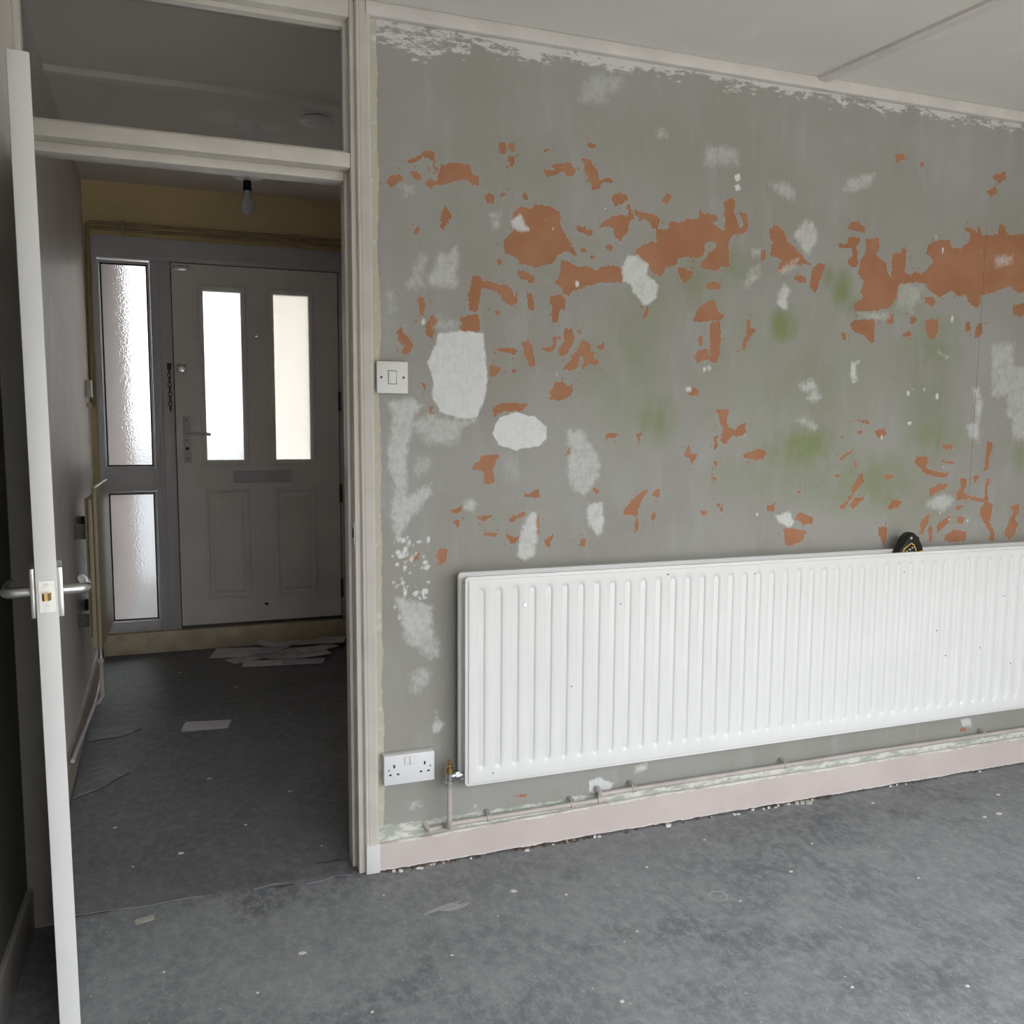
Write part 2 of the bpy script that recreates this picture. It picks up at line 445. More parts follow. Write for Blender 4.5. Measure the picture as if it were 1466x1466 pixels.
def prism(name, outline, d0, d1, mat, parent=None, conv=None, bev=0.0):
    """outline (u, w) extruded from d0 to d1"""
    conv = conv or XZ
    bm = bmesh.new()
    a = [bm.verts.new(conv(u, w, d0)) for u, w in outline]; b = [bm.verts.new(conv(u, w, d1)) for u, w in outline]
    n = len(outline)
    f0 = bm.faces.new(a); f1 = bm.faces.new(b[::-1])
    for i in range(n): bm.faces.new([a[i], b[i], b[(i+1) % n], a[(i+1) % n]])
    if bev:
        bmesh.ops.bevel(bm, geom=list({*f0.edges, *f1.edges}), offset=bev, segments=2, profile=.5, affect='EDGES')
    return link(name, bm, mat, parent, smooth=bev > 0)
FLAT = lambda u, w, d: (u, w, d)
S = dict(kind='structure')

# ------------------------------------------------------------------ room and hall shell
H, HH, YF = 2.36, 2.52, 2.78          # room ceiling, hall ceiling, plane of the front door
XL, XR = -0.425, 3.70
BARE = '''
561,1974 581,1986 604,2002 619,2008 637,2007 637,1990 626,1986 616,1993 604,1991 584,1977 569,1970
632,1990 638,1990 639,1953 634,1951
505,1922 519,1935 536,1940 550,1932 545,1924 529,1914 515,1907 505,1913
569,1946 584,1951 598,1946 597,1932 587,1930 578,1938
650,1963 654,1979 667,1978 683,1985 719,1984 736,1982 740,1963 749,1955 760,1958 762,1936 749,1929 739,1930 729,1942 706,1942 680,1933 664,1924 635,1923 625,1911 613,1916 613,1930 626,1932 638,1930 645,1942
822,2049 835,2054 845,2041 842,2029 828,2024 820,2035
850,2054 862,2055 867,2037 854,2031 849,2042
845,2017 864,2019 863,1991 854,1991
779,1899 790,1919 806,1905 802,1883 787,1888
826,1919 832,1929 841,1911 829,1910
887,1923 901,1920 911,1908 904,1903 890,1913
864,1869 886,1884 914,1880 932,1894 980,1892 1006,1881 1006,1841 1025,1816 1067,1759 1033,1776 996,1760 985,1736 938,1723 890,1727 869,1748 840,1756 836,1789 858,1810 872,1824 886,1818 908,1820 886,1854 865,1843
667,1873 683,1841 659,1805 652,1812 656,1849
579,1797 585,1805 593,1803 587,1787 579,1788
813,1734 822,1740 832,1728 823,1721
875,1708 892,1708 916,1703 930,1691 927,1677 917,1676 906,1687 884,1687
742,1685 763,1689 774,1674 802,1672 826,1664 844,1668 866,1646 877,1617 859,1609 834,1624 819,1647 774,1657 765,1634 760,1594 746,1587 735,1593 732,1635 742,1659
711,1569 732,1577 763,1581 767,1535 739,1531 708,1536
906,1648 920,1649 928,1602 913,1602
589,1618 606,1619 606,1580 595,1570
806,1596 827,1594 820,1581
612,1548 629,1575 642,1563 625,1510 612,1523
532,1536 542,1539 545,1520 562,1505 565,1489 548,1488 532,1507
956,1993 982,1993 987,2013 1040,2018 1054,1998 1041,1983 1022,1986 1014,1996 993,1985 969,1976 956,1984
1075,2036 1091,2038 1111,2016 1122,2005 1128,1981 1166,1990 1172,1981 1139,1973 1128,1957 1106,1955 1103,1967 1084,1999
1088,2080 1118,2083 1118,2072 1091,2068
948,2041 966,2053 966,2043
1164,1932 1178,1947 1217,1949 1223,1934 1204,1923 1182,1914
1130,1846 1146,1867 1174,1884 1202,1888 1224,1881 1228,1866 1220,1841 1198,1814 1183,1828 1177,1847 1158,1856
1218,1919 1229,1920 1235,1896 1247,1892 1241,1877 1227,1881
1246,1905 1286,1903 1315,1898 1330,1887 1322,1859 1305,1860 1293,1876 1278,1888 1264,1879 1252,1890
1319,1856 1363,1857 1362,1877 1377,1883 1403,1885 1427,1897 1463,1898 1465,1926 1480,1917 1526,1916 1526,1895 1505,1896 1536,1876 1555,1872 1557,1903 1552,1954 1570,1968 1591,1967 1586,1931 1600,1901 1610,1884 1628,1893 1608,1928 1633,1932 1641,1889 1623,1869 1586,1866 1571,1842 1574,1765 1546,1763 1528,1749 1467,1758 1496,1791 1532,1824 1519,1838 1489,1831 1484,1790 1454,1783 1418,1785 1395,1779 1389,1758 1354,1748 1343,1725 1314,1728 1290,1746 1272,1770 1244,1778 1266,1805 1300,1817 1323,1819
1390,1753 1419,1750 1447,1736 1441,1720 1415,1704 1402,1728
1056,1843 1078,1849 1092,1836 1108,1837 1103,1822 1076,1830 1059,1833
1150,1794 1167,1802 1178,1794 1165,1783
1334,1944 1354,1964 1366,1960 1355,1936 1338,1937
1071,1781 1084,1784 1093,1778 1082,1772
1104,1764 1115,1764 1115,1757 1104,1759
1009,1748 1036,1740 1072,1728 1091,1734 1110,1730 1124,1721 1140,1737 1199,1741 1208,1696 1133,1692 1105,1683 1073,1671 1040,1662 1035,1645 1021,1654 1016,1671 994,1679 1002,1694 1012,1719
978,1644 1013,1648 1027,1632 1024,1612 1008,1607 1003,1570 987,1572 984,1611
907,1645 918,1646 928,1622 926,1600 915,1605
1022,1554 1047,1555 1056,1530 1048,1510 1032,1480 1010,1472 1004,1489 1026,1519
1061,1550 1080,1549 1075,1538
1054,1481 1083,1524 1105,1515 1108,1492 1120,1488 1123,1468 1137,1463 1132,1453 1104,1452 1079,1439 1092,1467 1076,1482 1065,1441 1043,1433 1021,1435 1043,1461
1128,1503 1150,1519 1152,1496 1131,1496
898,1505 911,1513 924,1496 932,1448 917,1447 903,1471
956,1492 983,1496 990,1528 998,1528 996,1494 972,1483
1493,1703 1517,1717 1548,1706 1542,1695 1500,1693
1454,1598 1471,1632 1501,1654 1525,1661 1542,1622 1558,1618 1555,1602 1509,1597 1472,1593 1436,1597
1515,1595 1549,1596 1552,1497 1538,1470 1516,1474
1474,1546 1489,1547 1487,1521 1474,1523
1463,1494 1475,1505 1506,1511 1513,1480 1482,1474 1467,1468
1646,1606 1658,1607 1660,1580 1685,1576 1667,1562 1651,1545 1646,1513 1630,1512 1636,1542 1647,1564
1274,1594 1293,1631 1296,1611 1285,1592
982,1369 993,1397 1023,1398 1035,1384 1054,1395 1047,1360 1009,1346 982,1349
1715,1886 1747,1904 1773,1885 1786,1856 1823,1835 1847,1815 1878,1793 1833,1790 1789,1775 1761,1753 1750,1758 1770,1801 1726,1807 1731,1858
1692,1823 1707,1824 1705,1791 1690,1790
1813,1747 1850,1755 1865,1747 1866,1732 1836,1733
1890,1779 1908,1795 1938,1794 1925,1763 1911,1725 1905,1703 1881,1720 1883,1754
2013,1913 2035,1936 2062,1938 2090,1922 2087,1909
1988,1862 2023,1867 2026,1889 2069,1889 2073,1877 2058,1864 2064,1827 2062,1796 2039,1794 2026,1812 2045,1832 2043,1857 1993,1850
2097,1885 2148,1895 2154,1858 2139,1842 2156,1827 2181,1816 2195,1779 2212,1762 2207,1780 2207,1849 2244,1852 2251,1868 2267,1869 2266,1828 2264,1790 2290,1779 2305,1796 2339,1788 2355,1802 2374,1823 2386,1836 2355,1860 2357,1886 2390,1904 2453,1909 2460,1880 2511,1890 2544,1915 2542,1938 2515,1952 2532,1960 2572,1944 2575,1970 2591,1935 2670,1944 2672,1978 2694,1979 2711,1948 2820,1956 2837,1765 2783,1752 2735,1772 2704,1764 2655,1744 2607,1735 2601,1698 2583,1691 2551,1709 2532,1734 2506,1723 2470,1744 2420,1719 2381,1733 2367,1748 2349,1763 2299,1760 2242,1750 2236,1706 2206,1672 2134,1656 2062,1656 2061,1678 2100,1698 2083,1716 2097,1748 2071,1778 2080,1822 2099,1842
2041,1608 2072,1625 2148,1631 2148,1555 2132,1554 2106,1579 2066,1584
2015,1582 2027,1582 2033,1554 2020,1560
2195,1646 2224,1648 2226,1619 2201,1618
2299,1641 2324,1642 2320,1626 2304,1622
2366,1638 2417,1640 2420,1604 2405,1574 2387,1577 2368,1602
2269,1585 2293,1599 2306,1590 2278,1573
2357,1712 2395,1714 2404,1698 2388,1684 2362,1696
2543,1636 2561,1637 2568,1610 2546,1606
2597,1632 2619,1639 2617,1599 2588,1581 2590,1608
2759,1706 2823,1716 2826,1682 2790,1667 2763,1679
2622,2138 2686,2160 2688,2132 2656,2117
2604,2084 2641,2108 2654,2085 2622,2070
2199,2165 2238,2173 2240,2154 2210,2143
2305,2149 2320,2154 2322,2132 2308,2134
2170,1259 2210,1269 2220,1252 2192,1233 2175,1246
1544,1323 1564,1327 1593,1324 1582,1299 1591,1268 1620,1258 1624,1275 1652,1282 1655,1251 1629,1240 1604,1247 1581,1216 1564,1223 1571,1264
1539,1240 1551,1240 1550,1202 1540,1202
1542,1160 1551,1163 1550,1149 1542,1149
1531,1114 1560,1110 1548,1102
1648,1184 1681,1190 1706,1201 1736,1194 1724,1169 1690,1166 1652,1173
1816,935 1838,941 1904,928 1893,899 1858,885 1823,881
1854,967 1870,992 1906,980 1929,972 1926,950 1890,951 1872,966
2032,998 2058,1020 2085,1050 2088,1080 2123,1117 2134,1086 2102,1061 2077,1027 2055,998
2078,1008 2104,1034 2137,1035 2106,1004 2088,997
2238,1004 2266,1023 2300,1018 2292,999 2249,992
2222,1109 2261,1109 2252,1094 2223,1096
2008,1112 2028,1114 2025,1100
2350,1152 2359,1170 2403,1167 2410,1148 2386,1136 2436,1120 2477,1112 2508,1110 2489,1096 2448,1098 2387,1117 2376,1133
2465,1209 2510,1213 2517,1194 2471,1202
2469,1159 2505,1151 2540,1152 2516,1144 2475,1149
2675,1225 2696,1221 2701,1189 2685,1165 2692,1125 2668,1117 2674,1165
2681,1089 2707,1089 2688,1061 2698,1004 2720,992 2709,931 2739,889 2736,861 2714,866 2718,890 2683,932 2658,969 2682,1005 2680,1061
2560,1095 2594,1090 2584,1055 2574,1043 2606,1030 2676,1017 2677,1006 2608,1018 2551,1016 2544,1040 2568,1055
2622,1102 2643,1098 2634,1078 2623,1086
2421,1058 2460,1073 2500,1076 2492,1057 2452,1046 2428,1031
2389,942 2427,972 2424,948 2402,902 2390,902
2425,921 2442,928 2444,869 2432,869
2504,890 2543,909 2601,898 2603,870 2536,865 2503,874
2465,931 2519,961 2530,949 2486,915 2467,900
2542,992 2578,995 2559,976
2560,956 2592,951 2583,929 2557,936
2788,888 2806,928 2825,968 2802,985 2850,992 2853,963 2832,944 2851,918 2833,878 2812,862
2204,932 2243,927 2241,885 2233,862 2224,885 2208,902
2080,1296 2126,1295 2150,1285 2141,1280 2117,1289
2028,1244 2039,1244 2036,1233
2096,1257 2114,1259 2109,1244
1748,1014 1773,1020 1774,998 1748,999
1558,1033 1580,1011 1572,1004
1498,1006 1527,1005 1507,992
1854,1062 1880,1063 1868,1054
2027,1170 2085,1199 2077,1188 2037,1161
2090,1166 2108,1136 2094,1136
810,1323 832,1336 912,1334 890,1313 868,1313 832,1313 807,1296
743,1147 775,1187 822,1187 807,1149 808,1105 782,1105 778,1143
892,1065 948,1085 952,1064
852,996 870,1010 911,1019 900,1009 863,993
779,964 826,959 812,953 779,957
848,958 870,943 889,953 889,936 856,931
964,933 995,949 984,914
943,1011 950,1011 950,954 941,951
754,1010 779,1013 804,1012 775,996
683,1033 711,1042 711,1025 686,1024
683,999 704,1001 700,981
641,922 669,921 665,883 641,881
562,902 589,914 585,897 566,893
806,1487 860,1492 881,1486 874,1476 831,1481
896,1507 910,1514 925,1498 933,1444 918,1443 900,1476
860,1431 882,1431 867,1422
532,1526 545,1532 545,1513 568,1501 572,1476 555,1465 538,1468 552,1485 532,1503
1218,1010 1257,1046 1298,1078 1310,1074 1290,1052 1274,1016 1280,957 1264,943 1271,1001 1234,1002
1331,1073 1351,1080 1348,1054 1331,1055
1324,1014 1337,999 1333,981 1323,985
1161,1245 1185,1252 1213,1245 1185,1238 1161,1234
1265,1249 1281,1249 1274,1227
1433,1179 1448,1220 1454,1190 1479,1182 1463,1153 1454,1175
1124,1085 1148,1081 1133,1069
1084,931 1099,934 1096,913 1082,913
1034,1185 1045,1206 1045,1185
594,1386 611,1386 608,1363
615,1320 628,1320 625,1297
792,1443 831,1434 817,1417 796,1410
1431,1384 1456,1394 1478,1385 1474,1367 1444,1368
895,164 918,160 903,148
2634,121 2663,117 2682,104 2653,100 2636,104
2628,169 2656,166 2657,156 2632,158
2800,1950 2860,1962 2905,1935 2930,1958 2975,1925 3010,1880 2990,1830 3035,1800 3010,1765 2950,1775 2915,1745 2860,1765 2815,1745
3080,1890 3120,1905 3140,1870 3105,1850
2900,1640 2940,1655 2950,1600 2915,1580
3010,1420 3045,1450 3060,1390 3030,1350
2920,1010 2960,1060 2975,1000 2950,930 2925,950
'''
FILLER = '''
.95 646,1524 711,1534 777,1529 781,1489 788,1403 785,1363 774,1329 760,1295 711,1288 649,1308 625,1353 632,1386 615,1445 629,1478
1 803,1248 825,1296 875,1310 934,1297 972,1269 972,1238 950,1214 920,1207 876,1200 825,1214
.62 498,1338 567,1346 601,1327 574,1287 560,1222 553,1129 559,1076 621,1108 624,1081 566,1009 525,957 508,1024 519,1103 500,1169 514,1287
.5 574,1287 621,1301 697,1288 760,1288 711,1261 704,1221 614,1218 587,1241
.35 573,1182 621,1182 624,1155 580,1116
.55 1033,1259 1086,1263 1110,1220 1142,1178 1144,1120 1097,1064 1058,1086 1038,1136 1045,1192
.75 1106,1042 1157,1041 1162,954 1143,940 1107,978
.75 896,978 922,1019 944,1018 945,955 938,898 908,873 882,894 889,936
.6 718,1056 743,1065 761,1044 747,1027 718,1032
.6 520,789 578,778 626,755 626,679 647,631 550,657 530,734
.5 533,694 619,694 647,651 647,609 619,611 550,658
.4 560,561 591,582 622,566 604,522 566,508
.7 622,389 634,452 641,423 661,410 646,390
.6 550,182 582,188 589,172 561,166
.35 643,1569 704,1562 708,1539 656,1530 629,1542
.2 832,1194 884,1173 902,1124 847,1114 833,1152
.55 616,1664 643,1730 701,1762 704,1715 690,1688 711,1670 697,1653 626,1649
.4 556,1654 596,1736 616,1728 603,1676 609,1645 559,1642
.4 507,1626 523,1633 523,1589 506,1576
.8 858,1842 886,1868 900,1846 911,1824 886,1815 861,1823
.5 797,1857 822,1865 829,1834 808,1819
.5 545,1910 571,1913 577,1894 554,1889
.85 1206,1740 1225,1773 1261,1775 1293,1753 1290,1725 1331,1692 1324,1657 1284,1630 1244,1667 1239,1694 1211,1699
.32 1064,2222 1078,2256 1131,2276 1192,2271 1192,2242 1147,2219 1170,2202 1065,2189
.4 1474,2060 1489,2111 1538,2123 1598,2108 1600,2073 1524,2062
.45 1719,2028 1768,2036 1810,2015 1806,1985 1770,1989 1734,2008
.45 1998,2032 2015,2075 2124,2100 2103,2057 2046,2037
1 1584,2036 1599,2045 1608,2028 1592,2019
1 1585,2008 1602,2017 1611,2000 1592,1993
.6 1817,1885 1849,1927 1886,1924 1904,1871 1869,1817 1849,1840 1814,1870
.4 1657,1823 1685,1825 1682,1804 1661,1800
.45 1629,1721 1659,1764 1687,1781 1685,1742 1647,1704
.55 1753,1764 1803,1797 1832,1805 1826,1775 1772,1756
.75 1766,1708 1780,1727 1792,1721 1815,1702 1793,1682 1799,1646 1776,1648 1757,1665
.35 2231,1667 2242,1744 2291,1756 2346,1747 2345,1698 2312,1684 2306,1655 2272,1669
.5 2071,1644 2142,1650 2224,1648 2216,1638 2144,1631
.45 2670,1567 2775,1574 2777,1496 2842,1494 2866,1232 2799,1232 2783,1309 2760,1312 2758,1385 2684,1384
.8 2056,1488 2095,1493 2081,1470 2087,1432 2080,1413 2064,1419 2058,1457
.6 1851,1408 1903,1428 1920,1410 1941,1366 1915,1353 1884,1359 1898,1384 1867,1390
.5 1849,1293 1886,1306 1934,1271 1919,1262 1880,1277
.6 2592,1413 2623,1414 2645,1363 2633,1288 2634,1222 2583,1239 2575,1277 2610,1294 2610,1356
.6 2424,1536 2473,1517 2461,1507 2434,1523
.5 2663,1868 2744,1880 2742,1853 2666,1832
.5 2405,1004 2452,1038 2514,1033 2535,1016 2497,978 2436,987
.85 1775,984 1814,990 1835,997 1854,959 1838,938 1802,954
.9 1120,174 1160,180 1210,154 1194,133 1153,135 1128,135
.8 1285,199 1327,205 1328,185 1285,179
.8 2628,203 2680,202 2682,170 2636,171
.5 1308,2145 1339,2152 1344,2129 1320,2123
.45 2860,1490 2930,1480 2925,1300 2940,1235 2862,1232
.5 3100,1300 3160,1320 3190,1240 3120,1210
'''
DABS = '2305,1388,7 2376,1404,6 2327,1401,4 2433,1380,9 2318,1286,8 2481,1646,9 2391,1917,6 2423,1874,7 2593,1882,4 2200,1239,7 2478,1134,7 2506,1001,8 2475,974,7 2518,947,6 2605,941,6 1710,989,5 603,1554,8 555,1542,3 1150,1902,4 984,1832,4 961,1860,2 1656,1242,3 1000,1420,5 1449,1385,7 1432,1388,5 1062,1683,7 755,146,5 1439,1387,7 1515,1452,10 1498,1448,7'
GREEN = '1235,1428,107,198,0.35 1329,1294,68,81,0.70 1142,1457,69,123,0.25 1785,1597,54,53,0.95 1871,1388,313,250,0.22 1880,1206,155,73,0.80 1799,1173,110,50,0.50 2143,1087,227,100,0.55 1968,1113,263,93,0.40 2251,1032,43,53,0.60 2432,1234,121,74,0.60 2386,1528,125,76,0.45 2324,1538,25,52,0.60 2007,1718,39,67,0.70 1949,1760,33,40,0.50 2066,1665,52,36,0.50 1302,1607,95,104,0.30 1492,1721,100,84,0.40 1591,1770,76,53,0.40 1369,1776,72,52,0.25 2254,1698,90,42,0.40 2427,1612,94,47,0.35 2397,1373,126,144,0.30 1694,1117,162,67,0.30 2422,1008,194,74,0.20 2838,1165,41,52,0.50 1678,1516,159,110,0.20'

def field_grid(x0, x1, z0, z1, step):
    nx = int(round((x1-x0)/step))+1; nz = int(round((z1-z0)/step))+1
    xs = np.linspace(x0, x1, nx); zs = np.linspace(z0, z1, nz)
    return xs, zs
def poly_sdf(poly, X, Zz):
    """signed distance to a polygon, positive inside"""
    d = np.full(X.shape, 1e9); inside = np.zeros(X.shape, bool)
    n = len(poly)
    for i in range(n):
        ax, az = poly[i]; bx, bz = poly[(i+1) % n]
        ex, ez = bx-ax, bz-az
        t = np.clip(((X-ax)*ex + (Zz-az)*ez)/max(ex*ex+ez*ez, 1e-12), 0, 1)
        d = np.minimum(d, np.hypot(X-ax-t*ex, Zz-az-t*ez))
        if az != bz:
            c = ((az > Zz) != (bz > Zz)) & (X < (bx-ax)*(Zz-az)/(bz-az)+ax)
            inside ^= c
    return np.where(inside, d, -d)
def wall_far():
    x0, x1, z0, z1 = 0.440, XR, 0.0, H
    xs, zs = field_grid(x0, x1, z0, z1, 0.0055)
    X, Zz = np.meshgrid(xs, zs)
    bare = np.full(X.shape, -.05); fil = np.full(X.shape, -.06); fop = np.full(X.shape, .5); gr = np.zeros(X.shape)
    fbest = np.full(X.shape, -.06)
    def window(ax, bx, az, bz, m):
        i0, i1 = np.searchsorted(xs, [ax-m, bx+m]); j0, j1 = np.searchsorted(zs, [az-m, bz+m])
        return slice(j0, j1), slice(i0, i1)
    def pts(t): return [tuple(int(c)/1000 for c in p.split(',')) for p in t]
    for l in BARE.strip().splitlines():
        P = pts(l.split()); a = np.array(P)
        w = window(a[:,0].min(), a[:,0].max(), a[:,1].min(), a[:,1].max(), .05)
        bare[w] = np.maximum(bare[w], poly_sdf(P, X[w], Zz[w]))
    def put_filler(w, s, op):
        better = s > fil[w]
        fop[w] = np.where(better, op, fop[w]); fil[w] = np.maximum(fil[w], s)
    for l in FILLER.strip().splitlines():
        t = l.split(); op = float(t[0]); P = pts(t[1:]); a = np.array(P)
        w = window(a[:,0].min(), a[:,0].max(), a[:,1].min(), a[:,1].max(), .06)
        put_filler(w, poly_sdf(P, X[w], Zz[w]), op)
    rnd = random.Random(5)
    dabs = [tuple(int(c)/1000 for c in p.split(',')) for p in DABS.split()]
    for k in range(70):      # spatter of filler low on the left
        dabs.append((rnd.triangular(.50, .63, .55), rnd.uniform(.72, .96), rnd.choice((.0035, .004, .005, .006, .008))))
    for cx, cz, r in dabs:
        w = window(cx-r, cx+r, cz-r, cz+r, .025)
        sx = rnd.uniform(.7, 1.5); put_filler(w, (r*.85+.0005) - np.hypot((X[w]-cx)*sx, (Zz[w]-cz)/sx), .97)
    for e in GREEN.split():
        cx, cz, rx, rz, a = [float(v) for v in e.split(',')]
        d = np.hypot((X-cx/1000)/(rx/1000), (Zz-cz/1000)/(rz/1000))
        gr = np.maximum(gr, a*np.clip(1.35-d, 0, 1)**.8)
    nz, nx = X.shape
    verts = np.stack([X, np.zeros_like(X), Zz], -1).reshape(-1, 3)
    idx = np.arange(nx*nz).reshape(nz, nx)
    q = np.stack([idx[:-1, :-1], idx[:-1, 1:], idx[1:, 1:], idx[1:, :-1]], -1).reshape(-1, 4)
    # back and edges of the partition
    nb = len(verts)
    back = np.array([(x0,0,z0),(x1,0,z0),(x1,0,HH),(x0,0,HH),(x0,.1,z0),(x1,.1,z0),(x1,.1,HH),(x0,.1,HH),(x0,0,z1),(x1,0,z1)], float)
    qb = np.array([(5,4,7,6),(4,0,3,7),(1,5,6,2),(3,2,6,7),(4,5,1,0),(8,9,2,3)]) + nb
    verts = np.concatenate([verts, back]); q = np.concatenate([q, qb])
    me = bpy.data.meshes.new('wall_far')
    me.vertices.add(len(verts)); me.vertices.foreach_set('co', verts.ravel())
    me.loops.add(q.size); me.loops.foreach_set('vertex_index', q.ravel().astype(np.int32))
    me.polygons.add(len(q)); me.polygons.foreach_set('loop_start', np.arange(0, q.size, 4, dtype=np.int32))
    me.update(calc_edges=True)
    for nm, arr, pad in (('bare', bare, -.05), ('filler', fil, -.06), ('filler_op', fop, .5), ('green', gr, 0)):
        at = me.attributes.new(nm, 'FLOAT', 'POINT')
        at.data.foreach_set('value', np.concatenate([arr.ravel(), np.full(len(back), pad)]).astype(np.float32))
    me.materials.append(MAT['wall'])
    o = bpy.data.objects.new('wall_far', me); C.objects.link(o)
    tag(o, 'grey painted wall scraped to orange plaster behind the white radiator', 'wall', **S)
wall_far()

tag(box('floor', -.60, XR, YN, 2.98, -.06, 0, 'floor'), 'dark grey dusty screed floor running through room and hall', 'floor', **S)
tag(box('ceiling', XL-.1, XR, YN, 0.012, H, H+.05, 'ceiling'), 'off white boarded ceiling above the radiator wall', 'ceiling', **S)
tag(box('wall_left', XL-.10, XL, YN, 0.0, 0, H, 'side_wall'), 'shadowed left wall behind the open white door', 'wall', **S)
tag(box('wall_right', XR, XR+.1, YN, 0.1, 0, HH, 'room_wall'), 'right hand wall of the emptied room', 'wall', **S)
wn = plate('wall_near', XL-.1, XR+.1, 0, H+.05, [(WIN[0], WIN[1], -1, WIN[3])], YN-.25, YN, 'room_wall')
tag(wn, 'wall with the wide patio opening that lights the room', 'wall', **S)
plate('patio_door_frame', WIN[0], WIN[1], 0, WIN[3], [(WIN[0]+.06, (WIN[0]+WIN[1])/2-.03, -1, WIN[3]-.06), ((WIN[0]+WIN[1])/2+.03, WIN[1]-.06, -1, WIN[3]-.06)], YN-.16, YN-.10, 'leaf', wn)

# hall
def hall_wall_left():
    bm = bmesh.new()
    a, b = (-.424, .10), (-.516, YF+.22)
    vs = []
    for z in (0, HH):
        vs += [bm.verts.new((a[0], a[1], z)), bm.verts.new((b[0], b[1], z)), bm.verts.new((b[0]-.2, b[1], z)), bm.verts.new((a[0]-.2, a[1], z))]
    for f in ((0,1,5,4),(1,2,6,5),(2,3,7,6),(3,0,4,7),(0,3,2,1),(4,5,6,7)): bm.faces.new([vs[i] for i in f])
    o = link('wall_hall_left', bm, 'hall_wall')
    tag(o, 'patchy grey brown hall wall left of the front door', 'wall', **S)
hall_wall_left()
HWX = lambda y: -.424 - (.092/2.90)*(y-.10)        # face of the hall's left wall
tag(box('wall_hall_right', .845, .945, .10, YF+.22, 0, HH, 'hall_wall'), 'dim right wall of the hall beside the front door hinges', 'wall', **S)
tag(plate('wall_hall_front', -.72, .945, 0, HH+.05, [(-.478, .845, .124, 2.243)], YF, YF+.2, 'yellow_wall'), 'mustard yellow wall strip above the front door frame', 'wall', **S)
tag(box('ceiling_hall', -.72, .945, .02, YF+.2, HH, HH+.05, 'hall_ceiling'), 'dim grey hall ceiling seen through the fanlight', 'ceiling', **S)
tag(box('wall_over_door', XL-.1, .44, .035, .10, H, HH, 'room_wall'), 'bulkhead above the fanlight on the hall side', 'wall', **S)
tag(box('trim_hall_ceiling', -.505, .845, 1.185, 1.255, HH-.026, HH, 'hall_ceiling', bev=.005), 'flat batten crossing the hall ceiling behind the fanlight', 'trim', **S)
tag(box('trim_front_step', -.512, .845, YF-.03, YF, 0, .118, 'cream_board', bev=.004), 'cream painted step board under the front door', 'trim', **S)
tag(box('wall_hall_recess', -.60, XL, 0.0, .10, 0, HH, 'hall_wall'), 'short wall return behind the left door jamb', 'wall', **S)

# skirting boards
def skirting_far():
    bm = bmesh.new()
    rnd = random.Random(3); n = 70; rows = []
    for i in range(n+1):
        x = .4605 + (XR-.4605)*i/n
        h = .083 + min(1, max(0, (x-.46)/.9))*.018 + rnd.uniform(-.0015, .0015)
        lo = .0045 + rnd.uniform(-.002, .003)
        rows.append([bm.verts.new(p) for p in ((x, -.002, lo), (x, -.018, lo), (x, -.018, h-.004), (x, -.014, h), (x, -.002, h))])
    for a, b in zip(rows, rows[1:]):
        for k in range(5): bm.faces.new([a[k], b[k], b[(k+1) % 5], a[(k+1) % 5]])
    bm.faces.new(rows[0]); bm.faces.new(rows[-1])
    tag(link('baseboard_far', bm, 'skirting'), 'pinkish chipped skirting board under the white radiator', 'skirting', **S)
skirting_far()
tag(box('baseboard_left', XL, XL+.016, YN, -.02, .0, .115, 'frame', bev=.004), 'skirting on the dark wall behind the open door', 'skirting', **S)
def skirting_hall():
    bm = bmesh.new(); vs = []
    ya, yb = .12, YF-.03
    for y in (ya, yb):
        x = HWX(y)
        vs.append([bm.verts.new(p) for p in ((x-.002, y, 0), (x+.018, y, 0), (x+.018, y, .088), (x+.012, y, .10), (x-.002, y, .10))])
    for k in range(5): bm.faces.new([vs[0][k], vs[1][k], vs[1][(k+1) % 5], vs[0][(k+1) % 5]])
    bm.faces.new(vs[0]); bm.faces.new(vs[1])
    tag(link('baseboard_hall_left', bm, 'dark_skirting'), 'brownish skirting along the left hall wall', 'skirting', **S)
skirting_hall()

# ceiling trims in the room
tag(box('trim_ceiling_edge', .448, XR, -.024, 0, H-.036, H, 'trim', bev=.005), 'pale wooden strip between radiator wall and ceiling', 'trim', **S)
def batten():
    bm = bmesh.new()
    A = Vector((1.885, -.024)); B = Vector((1.885+.127*(-YN-.03), YN+.0)); w = .022
    d = (B-A).normalized(); nrm = Vector((-d.y, d.x))*w
    pr = []
    for P in (A, B):
        pr.append([bm.verts.new((q.x, q.y, z)) for q, z in ((P-nrm, H), (P-nrm, H-.010), (P-nrm*.6, H-.014), (P+nrm*.6, H-.014), (P+nrm, H-.010), (P+nrm, H))])
    for k in range(6): bm.faces.new([pr[0][k], pr[1][k], pr[1][(k+1) % 6], pr[0][(k+1) % 6]])
    bm.faces.new(pr[0]); bm.faces.new(pr[1])
    tag(link('trim_ceiling_batten', bm, 'trim'), 'narrow batten covering a joint in the room ceiling', 'trim', **S)
batten()

